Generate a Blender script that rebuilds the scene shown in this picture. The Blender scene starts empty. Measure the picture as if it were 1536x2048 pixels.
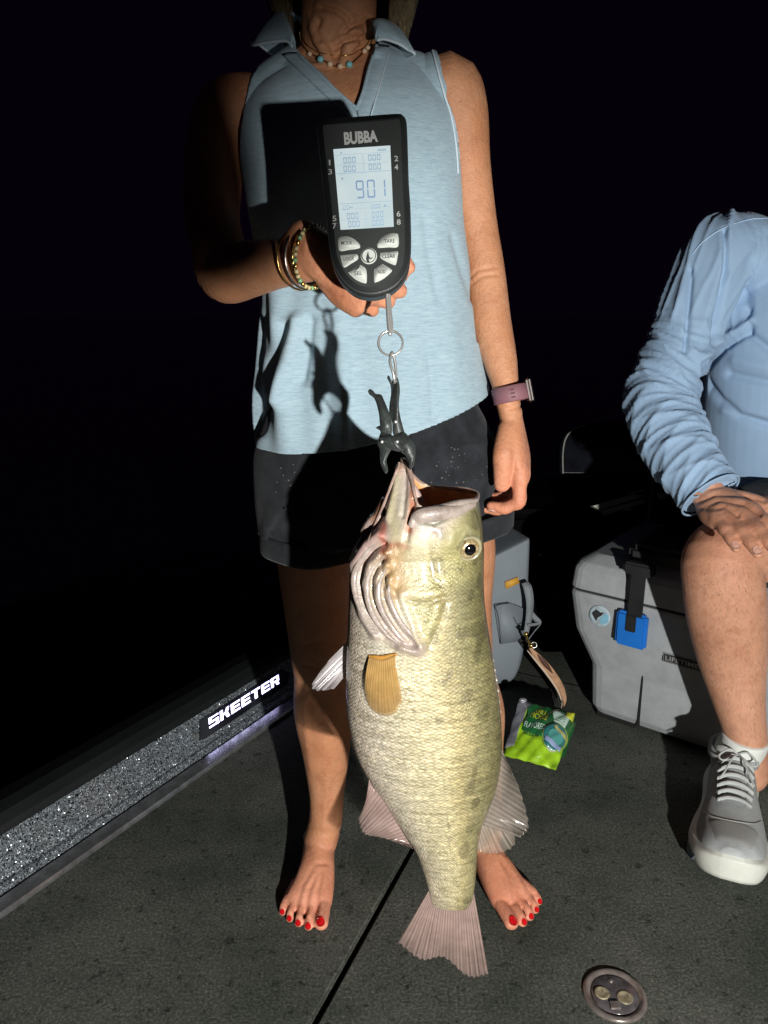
import bpy, bmesh, math, random
import numpy as np
from mathutils import Vector
from mathutils.bvhtree import BVHTree

S = bpy.context.scene
COL = S.collection
# ------------------------------------------------------------------ camera
TH = math.radians(15.0)
CAM = np.array([0, 0, 1.0])
FW = np.array([0, math.cos(TH), -math.sin(TH)])
UP = np.array([0, math.sin(TH), math.cos(TH)])
RT = np.array([1.0, 0, 0])
cd = bpy.data.cameras.new('camera'); cam = bpy.data.objects.new('camera', cd); COL.objects.link(cam)
cam.location = CAM; cam.rotation_euler = (math.radians(75), 0, 0)
cd.sensor_fit = 'HORIZONTAL'; cd.sensor_width = 36; cd.lens = 36 * 1540 / 1536
cd.clip_start = 0.02; cd.clip_end = 500
S.camera = cam
# ------------------------------------------------------------------ night sky
w = bpy.data.worlds.new('World'); S.world = w; w.use_nodes = True
bg = w.node_tree.nodes['Background']
sky = w.node_tree.nodes.new('ShaderNodeTexSky'); sky.sky_type = 'NISHITA'; sky.sun_disc = False
sky.sun_elevation = math.radians(-6); sky.sun_rotation = math.radians(200)
w.node_tree.links.new(sky.outputs['Color'], bg.inputs['Color']); bg.inputs['Strength'].default_value = 0.05
# a trace of skyglow on top of the night sky
add_ = w.node_tree.nodes.new('ShaderNodeMixRGB'); add_.blend_type = 'ADD'; add_.inputs[0].default_value = 1; add_.inputs[2].default_value = (.030, .006, .048, 1)
w.node_tree.links.new(sky.outputs['Color'], add_.inputs[1]); w.node_tree.links.new(add_.outputs[0], bg.inputs['Color'])
# ------------------------------------------------------------------ the hand-held torch beside the camera
LP = Vector((0.48, -0.75, 0.72))
ld = bpy.data.lights.new('torch_beam', 'SPOT'); lamp = bpy.data.objects.new('torch_beam', ld); COL.objects.link(lamp)
lamp.location = LP
lamp.rotation_euler = (Vector((0.33, 1.30, 0.14)) - LP).to_track_quat('-Z', 'Y').to_euler()
ld.energy = 210; ld.spot_size = math.radians(75); ld.spot_blend = 0.42; ld.shadow_soft_size = 0.017
ld.color = (1.0, 0.99, 0.95)
vs = S.view_settings; vs.view_transform = 'Standard'; vs.look = 'None'; vs.exposure = 0; vs.gamma = 1
vs.use_curve_mapping = False
S.cycles.use_denoising = True
S.cycles.max_bounces = 6

# ------------------------------------------------------------------ helpers
def A(*a): return np.array(a, dtype=float)
def ray(px, py): return FW + (px - 768) / 1540 * RT + (1024 - py) / 1540 * UP
def at(px, py, Y):
    d = ray(px, py); return CAM + d * (Y / d[1])
def dp(px, py, t): return CAM + ray(px, py) * t
def fl(px, py, z=0.0):
    d = ray(px, py); return CAM + d * ((z - 1) / d[2])
def nrm(v): v = np.array(v, float); return v / (np.linalg.norm(v) + 1e-12)
def tag(o, label=None, cat=None, group=None, kind=None):
    if label: o['label'] = label
    if cat: o['category'] = cat
    if group: o['group'] = group
    if kind: o['kind'] = kind
    return o
def link(o, parent=None):
    COL.objects.link(o)
    if parent is not None:
        o.parent = parent
        o.matrix_parent_inverse = parent.matrix_world.inverted() if False else o.matrix_parent_inverse
    return o
def me(name, V, F, mt=None, parent=None, smooth=True, uv=None):
    m = bpy.data.meshes.new(name); m.from_pydata([tuple(map(float, v)) for v in V], [], [tuple(map(int, f)) for f in F]); m.update()
    if smooth: m.polygons.foreach_set('use_smooth', [True] * len(m.polygons))
    if uv is not None:
        l = m.uv_layers.new(name='UVMap'); vi = np.empty(len(m.loops), int); m.loops.foreach_get('vertex_index', vi)
        l.data.foreach_set('uv', np.asarray(uv, float)[vi].ravel())
    o = bpy.data.objects.new(name, m)
    if mt: m.materials.append(mt)
    return link(o, parent)
def colattr(o, cols):
    m = o.data; a = m.color_attributes.new('Col', 'FLOAT_COLOR', 'POINT')
    c = np.ones((len(m.vertices), 4)); c[:, :3] = cols; a.data.foreach_set('color', c.ravel())
def cr(P, n):
    P = np.array(P, float)
    if P.ndim == 1: P = P[:, None]
    k = len(P); E = np.vstack([2 * P[0] - P[1], P, 2 * P[-1] - P[-2]])
    t = np.linspace(0, k - 1, n); i = np.minimum(t.astype(int), k - 2); f = (t - i)[:, None]
    p0, p1, p2, p3 = E[i], E[i + 1], E[i + 2], E[i + 3]
    return .5 * (2 * p1 + (p2 - p0) * f + (2 * p0 - 5 * p1 + 4 * p2 - p3) * f * f + (3 * p1 - p0 - 3 * p2 + p3) * f ** 3)
def loft(rings, closed=True, c0=True, c1=True):
    rings = np.array(rings); m, n = rings.shape[:2]; V = list(rings.reshape(-1, 3)); F = []
    for i in range(m - 1):
        for j in range(n if closed else n - 1):
            a, b = i * n + j, i * n + (j + 1) % n
            F.append((a, b, b + n, a + n))
    if c0:
        V.append(rings[0].mean(0)); c = len(V) - 1; F += [((j + 1) % n, j, c) for j in range(n)]
    if c1:
        V.append(rings[-1].mean(0)); c = len(V) - 1; o = (m - 1) * n; F += [(o + j, o + (j + 1) % n, c) for j in range(n)]
    return V, F
def tube(P, R, side=(1, 0, 0), n=24, sub=6, cap=(1, 1), e=2.0, rings_only=False):
    P = np.array(P, float); R = np.array([(r, r) if np.isscalar(r) else r for r in R], float)
    N = (len(P) - 1) * sub + 1; pts = cr(P, N); rr = np.maximum(cr(R, N), 1e-4)
    T = np.gradient(pts, axis=0); T /= np.linalg.norm(T, axis=1)[:, None] + 1e-12
    side = np.array(side, float)
    sd = np.tile(side, (N, 1)) if side.ndim == 1 else cr(side, N)
    ph = np.linspace(0, 2 * math.pi, n, endpoint=False)
    c, s = np.cos(ph), np.sin(ph)
    if e != 2: c = np.sign(c) * abs(c) ** (2 / e); s = np.sign(s) * abs(s) ** (2 / e)
    rings = []
    def ring(p, t, r, sv):
        sv = nrm(sv - t * (sv @ t)); nv = np.cross(t, sv)
        return p + np.outer(c, sv) * r[0] + np.outer(s, nv) * r[1]
    if cap[0]:
        for a in (80, 60, 38, 18):
            a = math.radians(a); rings.append(ring(pts[0] - T[0] * rr[0].min() * cap[0] * math.sin(a), T[0], rr[0] * math.cos(a), sd[0]))
    for i in range(N): rings.append(ring(pts[i], T[i], rr[i], sd[i]))
    if cap[1]:
        for a in (18, 38, 60, 80):
            a = math.radians(a); rings.append(ring(pts[-1] + T[-1] * rr[-1].min() * cap[1] * math.sin(a), T[-1], rr[-1] * math.cos(a), sd[-1]))
    if rings_only: return np.array(rings)
    return loft(rings, True, bool(cap[0]) , bool(cap[1]))
def ell(c, r, X=(1, 0, 0), Y=(0, 1, 0), Z=(0, 0, 1), n=20, m=14):
    V = []; F = []; X, Y, Z = map(np.array, (X, Y, Z))
    rings = []
    for i in range(1, m):
        a = math.pi * i / m
        ph = np.linspace(0, 2 * math.pi, n, endpoint=False)
        rings.append(np.array(c) + np.outer(np.cos(ph) * math.sin(a) * r[0], X) + np.outer(np.sin(ph) * math.sin(a) * r[1], Y) - math.cos(a) * r[2] * Z)
    return loft(rings)
def join(parts):
    V = []; F = []
    for v, f in parts:
        o = len(V); V += list(v); F += [tuple(i + o for i in q) for q in f]
    return V, F
def evalmesh(o, mods):
    for t, kw in mods:
        md = o.modifiers.new(t, t)
        for k, v in kw.items(): setattr(md, k, v)
    dg = bpy.context.evaluated_depsgraph_get(); dg.update()
    m = bpy.data.meshes.new_from_object(o.evaluated_get(dg))
    old = o.data; o.modifiers.clear(); o.data = m; bpy.data.meshes.remove(old)
    return o
def fuse(name, parts, voxel, mt, parent=None, smooth=4, fac=.6):
    V, F = join(parts)
    o = me(name, V, F, mt, parent)
    bm = bmesh.new(); bm.from_mesh(o.data); bmesh.ops.recalc_face_normals(bm, faces=bm.faces); bm.to_mesh(o.data); bm.free()
    mods = [('REMESH', dict(mode='VOXEL', voxel_size=voxel, adaptivity=0))]
    if smooth: mods.append(('SMOOTH', dict(factor=fac, iterations=smooth)))
    evalmesh(o, mods)
    if not len(o.data.materials): o.data.materials.append(mt)
    o.data.polygons.foreach_set('use_smooth', [True] * len(o.data.polygons))
    return o
def getv(o):
    m = o.data; v = np.empty(len(m.vertices) * 3); m.vertices.foreach_get('co', v)
    n = np.empty(len(m.vertices) * 3); m.vertices.foreach_get('normal', n)
    return v.reshape(-1, 3), n.reshape(-1, 3)
def setv(o, v): o.data.vertices.foreach_set('co', np.asarray(v).ravel()); o.data.update()
rng = np.random.RandomState(7)
_dirs = [(nrm(rng.randn(3)), rng.rand() * 6.28) for _ in range(14)]
def wob(v, s):
    """soft pseudo noise, about -1..1"""
    r = 0
    for i, (d, p) in enumerate(_dirs):
        r = r + np.sin(v @ d * s * (1 + .23 * (i % 5)) + p + 1.3 * np.sin(v @ _dirs[(i + 3) % 14][0] * s * .6 + p * 2))
    return r / 5.0
def cut(o, keep):
    """delete faces for which keep(centre, normal) is False"""
    bm = bmesh.new(); bm.from_mesh(o.data)
    C = np.array([f.calc_center_median()[:] for f in bm.faces]); N = np.array([f.normal[:] for f in bm.faces])
    k = keep(C, N); bm.faces.ensure_lookup_table()
    bmesh.ops.delete(bm, geom=[bm.faces[i] for i in np.where(~k)[0]], context='FACES')
    bm.to_mesh(o.data); bm.free(); return o
def inpoly(pts, poly):
    x, y = pts[:, 0], pts[:, 1]; c = np.zeros(len(pts), bool); n = len(poly)
    for i in range(n):
        x1, y1 = poly[i]; x2, y2 = poly[(i + 1) % n]
        if y1 == y2: continue
        c ^= ((y1 > y) != (y2 > y)) & (x < (x2 - x1) * (y - y1) / (y2 - y1) + x1)
    return c
def toxy(v):
    d = np.asarray(v) - CAM; t = d @ FW
    return np.stack([768 + 1540 * (d @ RT) / t, 1024 - 1540 * (d @ UP) / t], 1)
def segdist(p, poly):
    best = np.full(len(p), 1e9)
    poly = np.array(poly, float)
    for a, b in zip(poly[:-1], poly[1:]):
        d = b - a; t = np.clip(((p - a) @ d) / (d @ d + 1e-12), 0, 1)
        best = np.minimum(best, np.linalg.norm(p - a - t[:, None] * d, axis=1))
    return best
def bvh(o):
    m = o.data
    return BVHTree.FromPolygons([v.co[:] for v in m.vertices], [p.vertices[:] for p in m.polygons])
def onto(tree, px, py, lift=0.0, back=None):
    d = Vector(ray(px, py)); h = tree.ray_cast(Vector(CAM), d)
    if h[0] is None: return (at(px, py, back) if back else None), A(0, -1, 0)
    n = h[1]; n = -n if n.dot(d) > 0 else n
    return np.array(h[0] + n * lift), np.array(n)

# ------------------------------------------------------------------ materials
def nodes(name):
    m = bpy.data.materials.new(name); m.use_nodes = True; nt = m.node_tree
    return m, nt, nt.nodes['Principled BSDF']
def L(nt, a, b): nt.links.new(a, b)
def noise_node(nt, scale, detail=4, rough=.6, stretch=None, coord='Object'):
    tc = nt.nodes.new('ShaderNodeTexCoord'); out = tc.outputs[coord]
    if stretch:
        mp = nt.nodes.new('ShaderNodeMapping'); mp.inputs['Scale'].default_value = stretch; L(nt, out, mp.inputs[0]); out = mp.outputs[0]
    n = nt.nodes.new('ShaderNodeTexNoise'); n.inputs['Scale'].default_value = scale; n.inputs['Detail'].default_value = detail
    n.inputs['Roughness'].default_value = rough; L(nt, out, n.inputs['Vector']); return n
def ramp(nt, fac, stops):
    r = nt.nodes.new('ShaderNodeValToRGB'); L(nt, fac, r.inputs[0]); e = r.color_ramp.elements
    while len(e) < len(stops): e.new(.5)
    for el, (p, c) in zip(e, stops): el.position = p; el.color = (*c, 1) if len(c) == 3 else c
    return r.outputs[0]
def mul(c, k): return tuple(min(1, x * k) for x in c)
def M(name, col, rough=.5, metal=0, var=.12, vs=15, detail=4, bump=0, bs=150, stretch=None, sss=0, coat=0, spec=.5, col2=None, emit=0, lo=.35, hi=.65, bstretch=None, tr=0, alpha=1, sheen=0):
    m, nt, p = nodes(name)
    n = noise_node(nt, vs, detail, .6, stretch)
    c = ramp(nt, n.outputs['Fac'], [(lo, mul(col, 1 - var)), (hi, col2 if col2 else mul(col, 1 + var))])
    L(nt, c, p.inputs['Base Color'])
    p.inputs['Roughness'].default_value = rough; p.inputs['Metallic'].default_value = metal
    p.inputs['Specular IOR Level'].default_value = spec
    p.inputs['Coat Weight'].default_value = coat; p.inputs['Coat Roughness'].default_value = .1
    p.inputs['Sheen Weight'].default_value = sheen
    if sss:
        p.inputs['Subsurface Weight'].default_value = sss; p.inputs['Subsurface Radius'].default_value = (.012, .004, .002); p.inputs['Subsurface Scale'].default_value = 1
    if emit: p.inputs['Emission Color'].default_value = (*col, 1); p.inputs['Emission Strength'].default_value = emit
    if alpha < 1: p.inputs['Alpha'].default_value = alpha
    if bump:
        b = nt.nodes.new('ShaderNodeBump'); b.inputs['Strength'].default_value = 1; b.inputs['Distance'].default_value = bump
        n2 = noise_node(nt, bs, 5, .65, bstretch); L(nt, n2.outputs['Fac'], b.inputs['Height']); L(nt, b.outputs[0], p.inputs['Normal'])
    return m
def skin(name, a, b, c, rough=.42):
    m, nt, p = nodes(name)
    n = noise_node(nt, 9, 4); base = ramp(nt, n.outputs['Fac'], [(.3, a), (.7, b)])
    sp = noise_node(nt, 260, 3, .7); f = ramp(nt, sp.outputs['Fac'], [(.6, (0, 0, 0)), (.7, (1, 1, 1))])
    mx = nt.nodes.new('ShaderNodeMixRGB'); L(nt, base, mx.inputs[1]); mx.inputs[2].default_value = (*c, 1)
    mt = nt.nodes.new('ShaderNodeMath'); mt.operation = 'MULTIPLY'; mt.inputs[1].default_value = .45; L(nt, f, mt.inputs[0]); L(nt, mt.outputs[0], mx.inputs[0])
    at_ = nt.nodes.new('ShaderNodeAttribute'); at_.attribute_name = 'Col'
    m2 = nt.nodes.new('ShaderNodeMixRGB'); m2.blend_type = 'MULTIPLY'; m2.inputs[0].default_value = 1
    mo_ = noise_node(nt, 38, 5, .7); mr_ = ramp(nt, mo_.outputs['Fac'], [(.30, (.84, .74, .70)), (.5, (1, 1, 1)), (.72, (1.12, 1.08, 1.04))]); m0 = nt.nodes.new('ShaderNodeMixRGB'); m0.blend_type = 'MULTIPLY'; m0.inputs[0].default_value = .9; L(nt, mx.outputs[0], m0.inputs[1]); L(nt, mr_, m0.inputs[2])
    L(nt, m0.outputs[0], m2.inputs[1]); L(nt, at_.outputs['Color'], m2.inputs[2]); L(nt, m2.outputs[0], p.inputs['Base Color'])
    p.inputs['Roughness'].default_value = rough; p.inputs['Specular IOR Level'].default_value = .4
    p.inputs['Subsurface Weight'].default_value = .12; p.inputs['Subsurface Radius'].default_value = (.009, .003, .0015); p.inputs['Subsurface Scale'].default_value = 1
    b1 = nt.nodes.new('ShaderNodeBump'); b1.inputs['Distance'].default_value = .0016; n2 = noise_node(nt, 170, 6, .7)
    L(nt, n2.outputs['Fac'], b1.inputs['Height'])
    v = nt.nodes.new('ShaderNodeTexVoronoi'); v.inputs['Scale'].default_value = 420; v.feature = 'DISTANCE_TO_EDGE'
    tc = nt.nodes.new('ShaderNodeTexCoord'); L(nt, tc.outputs['Object'], v.inputs['Vector'])
    b2 = nt.nodes.new('ShaderNodeBump'); b2.inputs['Distance'].default_value = .0004; b2.inputs['Strength'].default_value = .5
    L(nt, v.outputs['Distance'], b2.inputs['Height']); L(nt, b1.outputs[0], b2.inputs['Normal']); L(nt, b2.outputs[0], p.inputs['Normal'])
    return m
SKIN_W = skin('tanned_skin', (.50, .215, .105), (.63, .31, .17), (.31, .115, .05))
SKIN_M = skin('fair_skin', (.53, .255, .155), (.65, .34, .22), (.40, .14, .08), .5)
def heather(name, c1, c2, c3):
    m, nt, p = nodes(name)
    n = noise_node(nt, 60, 5, .75, (1.0, 1.0, 9.0)); c = ramp(nt, n.outputs['Fac'], [(.32, c1), (.5, c2), (.68, c3)])
    L(nt, c, p.inputs['Base Color']); p.inputs['Roughness'].default_value = .9; p.inputs['Specular IOR Level'].default_value = .15
    p.inputs['Sheen Weight'].default_value = .15
    b = nt.nodes.new('ShaderNodeBump'); b.inputs['Distance'].default_value = .0009; n2 = noise_node(nt, 420, 4, .7, (1, 1, 3)); L(nt, n2.outputs['Fac'], b.inputs['Height'])
    L(nt, b.outputs[0], p.inputs['Normal']); return m
POLO = heather('heathered_blue_jersey', (.29, .40, .47), (.37, .50, .575), (.46, .585, .65))
PIPE = M('white_piping', (.62, .72, .78), .7)
SHIRT = M('light_blue_knit', (.31, .45, .63), .72, var=.05, vs=8, bump=.0004, bs=900, spec=.25, sheen=.1)
BLACKCLOTH = M('black_shorts_cloth', (.022, .024, .028), .9, var=.3, vs=30, bump=.0006, bs=500, spec=.1, sheen=.06)
BLACKPL = M('black_plastic', (.018, .020, .020), .42, var=.2, bump=.0002, bs=900)
RUBBER = M('black_rubber', (.012, .012, .012), .6)
STEEL = M('polished_steel', (.55, .54, .52), .26, .65, var=.08)
GREYBTN = M('pale_grey_rubber', (.50, .52, .48), .55, var=.04)
PRINT = M('grey_print', (.38, .39, .38), .6, var=.03)
DARKINK = M('dark_ink', (.03, .03, .035), .6)
LCDINK = M('lcd_ink', (.16, .24, .36), .5, emit=.45, var=.02)
def lcd():
    m, nt, p = nodes('lit_display'); n = noise_node(nt, 14, 2); c = ramp(nt, n.outputs['Fac'], [(.35, (.60, .76, .80)), (.65, (.78, .90, .92))])
    L(nt, c, p.inputs['Emission Color']); p.inputs['Emission Strength'].default_value = .72; p.inputs['Base Color'].default_value = (.06, .07, .07, 1); p.inputs['Roughness'].default_value = .4
    return m
LCD = lcd()
COOLER = M('grey_cooler_plastic', (.37, .39, .40), .5, var=.10, vs=22, detail=8, bump=.0009, bs=260)
COOLERDK = M('dark_gasket', (.03, .03, .03), .7)
BLUE = M('blue_latch_plastic', (.012, .17, .62), .45, var=.05)
CUSHION = M('black_vinyl', (.02, .022, .022), .5, bump=.0008, bs=80)
BAGGREY = M('grey_coated_fabric', (.24, .275, .31), .6, var=.06, vs=10, bump=.001, bs=120)
RED = M('red_nail_polish', (.62, .008, .012), .18, var=.03, coat=.6)
NAIL = M('bare_nail', (.62, .36, .30), .3, var=.05, coat=.3)
HAIR = M('ash_blond_hair', (.20, .15, .08), .5, var=.5, vs=120, stretch=(6, 6, .4), bump=.003, bs=160, bstretch=(6, 6, .3))
SHOEUP = M('grey_mesh_fabric', (.38, .40, .40), .8, var=.1, vs=40, bump=.0012, bs=500)
SHOEOV = M('grey_shoe_overlay', (.31, .315, .30), .6, var=.06, bump=.0005, bs=300)
SOLE = M('off_white_foam', (.68, .69, .62), .55, var=.06, vs=20, bump=.0006, bs=200)
SOLEDK = M('slate_foam', (.10, .13, .17), .6)
SOCK = M('white_sock', (.72, .74, .70), .9, bump=.0012, bs=400)
GOLD = M('gold_metal', (.75, .52, .16), .25, 1)
SILVER = M('silver_metal', (.7, .68, .62), .25, 1)
TURQ = M('turquoise_bead', (.22, .55, .58), .35)
PEARL = M('cream_bead', (.75, .55, .38), .3)
MAUVE = M('mauve_silicone', (.25, .115, .135), .6, var=.05)

def carpet():
    m, nt, p = nodes('marine_carpet')
    f = noise_node(nt, 210, 6, .85); sp = ramp(nt, f.outputs['Fac'], [(.34, (.055, .058, .052)), (.52, (.145, .15, .135)), (.68, (.38, .38, .34))])
    b = noise_node(nt, 3.5, 6, .65); bl = ramp(nt, b.outputs['Fac'], [(.36, (.50, .56, .52)), (.62, (1.0, 1.0, .97))])
    s = noise_node(nt, 46, 5, .72); st = ramp(nt, s.outputs['Fac'], [(.34, (.36, .37, .36)), (.43, (1, 1, 1))])
    l = noise_node(nt, 90, 4, .7); lt = ramp(nt, l.outputs['Fac'], [(.74, (0, 0, 0)), (.78, (.22, .20, .16))])
    m1 = nt.nodes.new('ShaderNodeMixRGB'); m1.blend_type = 'MULTIPLY'; m1.inputs[0].default_value = 1; L(nt, sp, m1.inputs[1]); L(nt, bl, m1.inputs[2])
    m2 = nt.nodes.new('ShaderNodeMixRGB'); m2.blend_type = 'MULTIPLY'; m2.inputs[0].default_value = 1; L(nt, m1.outputs[0], m2.inputs[1]); L(nt, st, m2.inputs[2])
    m3 = nt.nodes.new('ShaderNodeMixRGB'); m3.blend_type = 'ADD'; m3.inputs[0].default_value = 1; L(nt, m2.outputs[0], m3.inputs[1]); L(nt, lt, m3.inputs[2])
    L(nt, m3.outputs[0], p.inputs['Base Color']); p.inputs['Roughness'].default_value = .95; p.inputs['Specular IOR Level'].default_value = .1
    bp = nt.nodes.new('ShaderNodeBump'); bp.inputs['Distance'].default_value = .004; L(nt, f.outputs['Fac'], bp.inputs['Height']); L(nt, bp.outputs[0], p.inputs['Normal'])
    return m
CARPET = carpet()
def glitter():
    m, nt, p = nodes('glitter_gelcoat')
    tc = nt.nodes.new('ShaderNodeTexCoord')
    v = nt.nodes.new('ShaderNodeTexVoronoi'); v.inputs['Scale'].default_value = 480; L(nt, tc.outputs['Object'], v.inputs['Vector'])
    sep = nt.nodes.new('ShaderNodeSeparateColor'); L(nt, v.outputs['Color'], sep.inputs[0])
    c = ramp(nt, sep.outputs[0], [(.0, (.10, .115, .125)), (.8, (.17, .19, .21)), (.97, (.50, .56, .60))])
    L(nt, c, p.inputs['Base Color'])
    mt = ramp(nt, sep.outputs[1], [(.80, (.1, .1, .1)), (.84, (1, 1, 1))]); L(nt, mt, p.inputs['Metallic'])
    p.inputs['Roughness'].default_value = .22
    # each flake tilts its own way
    g = nt.nodes.new('ShaderNodeNewGeometry'); vm = nt.nodes.new('ShaderNodeVectorMath'); vm.operation = 'SUBTRACT'; L(nt, v.outputs['Color'], vm.inputs[0]); vm.inputs[1].default_value = (.5, .5, .5)
    sc = nt.nodes.new('ShaderNodeVectorMath'); sc.operation = 'SCALE'; sc.inputs['Scale'].default_value = 1.25; L(nt, vm.outputs[0], sc.inputs[0])
    ad = nt.nodes.new('ShaderNodeVectorMath'); ad.operation = 'ADD'; L(nt, g.outputs['Normal'], ad.inputs[0]); L(nt, sc.outputs[0], ad.inputs[1])
    no = nt.nodes.new('ShaderNodeVectorMath'); no.operation = 'NORMALIZE'; L(nt, ad.outputs[0], no.inputs[0]); L(nt, no.outputs[0], p.inputs['Normal'])
    p.inputs['Coat Weight'].default_value = .5; p.inputs['Coat Roughness'].default_value = .05
    return m
GLITTER = glitter()

def plate(name, poly, t, th, mt, parent=None, bev=.0008, smooth=False, P=None, seg=2):
    """a solid plate cut to an outline: front face at depth t, th thick"""
    if P is None:
        fr = [dp(x, y, t) for x, y in poly]; bk = [p + FW * th for p in fr]
    else:
        fr, bk = P
    bm = bmesh.new(); a = [bm.verts.new(v) for v in fr]; b = [bm.verts.new(v) for v in bk]; n = len(a)
    f1 = bm.faces.new(a); bm.faces.new(b[::-1])
    for i in range(n): bm.faces.new((a[i], b[i], b[(i + 1) % n], a[(i + 1) % n]))
    bmesh.ops.recalc_face_normals(bm, faces=bm.faces)
    if bev:
        es = [e for e in f1.edges]; bmesh.ops.bevel(bm, geom=es, offset=bev, segments=seg, affect='EDGES', clamp_overlap=True)
    m = bpy.data.meshes.new(name); bm.to_mesh(m); bm.free(); m.materials.append(mt)
    if smooth: m.polygons.foreach_set('use_smooth', [True] * len(m.polygons))
    return link(bpy.data.objects.new(name, m), parent)
def dense(poly, n=60, closed=True):
    P = np.array(poly, float)
    if closed: P = np.vstack([P, P[:1]])
    q = cr(P, n + 1)
    return [tuple(p) for p in (q[:-1] if closed else q)]
def wire(name, P, r, mt, parent=None, n=10, sub=6, closed=False):
    P = [np.array(p, float) for p in P]
    if closed: P = P + [P[0]]
    T = nrm(P[-1] - P[0] if not closed else P[1] - P[0]); s = np.cross(T, (0.31, .77, .55)) if abs(T @ nrm((0.31, .77, .55))) < .95 else np.cross(T, (1, 0, 0))
    V, F = tube(P, [r] * len(P), s, n, sub, (0, 0) if closed else (1, 1))
    return me(name, V, F, mt, parent)
def ringwire(name, c, R, r, X, Y, mt, parent=None, n=40, m=10, squash=1.0):
    V = []; F = []
    X, Y = nrm(X), nrm(Y); Z = np.cross(X, Y)
    for i in range(n):
        a = 2 * math.pi * i / n; d = X * math.cos(a) + Y * math.sin(a) * squash; dd = nrm(d)
        for j in range(m):
            b = 2 * math.pi * j / m; V.append(np.array(c) + d * R + (dd * math.cos(b) + Z * math.sin(b)) * r)
    for i in range(n):
        for j in range(m): F.append((i * m + j, ((i + 1) % n) * m + j, ((i + 1) % n) * m + (j + 1) % m, i * m + (j + 1) % m))
    return me(name, V, F, mt, parent)
_txt = {}
def textmesh(s, off=.012):
    if s not in _txt:
        c = bpy.data.curves.new('t', 'FONT'); c.body = s; c.align_x = 'CENTER'; c.align_y = 'CENTER'; c.resolution_u = 3; c.offset = .045 if s == 'BUBBA' else .012
        o = bpy.data.objects.new('t', c); COL.objects.link(o); dg = bpy.context.evaluated_depsgraph_get(); dg.update()
        m = bpy.data.meshes.new_from_object(o.evaluated_get(dg)); V = np.array([v.co[:2] for v in m.vertices]); F = [tuple(p.vertices) for p in m.polygons]
        bpy.data.objects.remove(o); bpy.data.meshes.remove(m)
        lo, hi = V.min(0), V.max(0); V = (V - (lo + hi) / 2) / (hi - lo)
        _txt[s] = (V, F)
    return _txt[s]
def text(name, s, fn, mt, parent, th=None):
    """fn maps unit text box (-.5..+.5) to a 3D point"""
    V, F = textmesh(s); P = [fn(x, y) for x, y in V]
    return me(name, P, F, mt, parent, smooth=False)
def box(name, c, X, Y, Z, mt, parent=None, bev=.002, seg=2):
    """c centre, X,Y,Z half-axis vectors"""
    X, Y, Z = map(np.array, (X, Y, Z)); bm = bmesh.new(); vs_ = {}
    for i in (-1, 1):
        for j in (-1, 1):
            for k in (-1, 1): vs_[i, j, k] = bm.verts.new(np.array(c) + X * i + Y * j + Z * k)
    for q in (((-1,-1,-1),(-1,-1,1),(-1,1,1),(-1,1,-1)), ((1,-1,-1),(1,1,-1),(1,1,1),(1,-1,1)), ((-1,-1,-1),(1,-1,-1),(1,-1,1),(-1,-1,1)),
              ((-1,1,-1),(-1,1,1),(1,1,1),(1,1,-1)), ((-1,-1,-1),(-1,1,-1),(1,1,-1),(1,-1,-1)), ((-1,-1,1),(1,-1,1),(1,1,1),(-1,1,1))):
        bm.faces.new([vs_[k] for k in q])
    bmesh.ops.recalc_face_normals(bm, faces=bm.faces)
    if bev: bmesh.ops.bevel(bm, geom=list(bm.edges), offset=bev, segments=seg, affect='EDGES')
    m = bpy.data.meshes.new(name); bm.to_mesh(m); bm.free(); m.materials.append(mt)
    return link(bpy.data.objects.new(name, m), parent)
def empty(name, loc=(0, 0, 0)):
    o = bpy.data.objects.new(name, None); COL.objects.link(o); o.empty_display_size = .05; return o

# ================================================================== SETTING
water = me('lake_water', [(-80, -40, -.75), (80, -40, -.75), (80, 160, -.75), (-80, 160, -.75)], [(0, 1, 2, 3)],
           M('night_water', (.006, .009, .012), .08, var=.3, bump=.02, bs=3), smooth=False)
tag(water, 'black lake water around the boat at night', None, None, 'structure')
E_ = nrm(A(.5141, .8577, 0)); O_ = A(-.8577, .5141, 0); B0 = A(-.64871, 1.07875, 0)
# deck: carpeted panels with a real gap between them
deck = empty('deck'); tag(deck, 'dark grey carpeted front deck of a bass boat', None, None, 'structure')
sA = fl(625, 2048); sB = fl(820, 1700); SD = nrm(sB - sA); SN = A(SD[1], -SD[0], 0)
def slab(name, poly, z0, z1, mt, parent, bev=.004):
    fr = [A(x, y, z1) for x, y in poly]; bk = [A(x, y, z0) for x, y in poly]
    return plate(name, None, 0, 0, mt, parent, bev, P=(fr, bk), seg=3)
s0 = sA - SD * 1.0; s1 = sA + SD * .62; s2 = sA + SD * 1.45
g = .0045
L0 = B0 - E_ * 1.3; L1 = B0 + E_ * 1.35
pl = [(L0 + O_ * .0)[:2], (s0 - SN * g)[:2], (s2 - SN * g)[:2], L1[:2]]
slab('carpet_panel', pl, -.04, 0, CARPET, deck)
pr_ = [(s0 + SN * g)[:2], (s0[0] - .36, s0[1] - .9), (2.3, s0[1] - .9), (2.3, 2.12), ((s2 + SN * g)[0] + .02, 2.12), (s2 + SN * g)[:2]]
slab('carpet_panel', pr_, -.04, 0, CARPET, deck)
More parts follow.
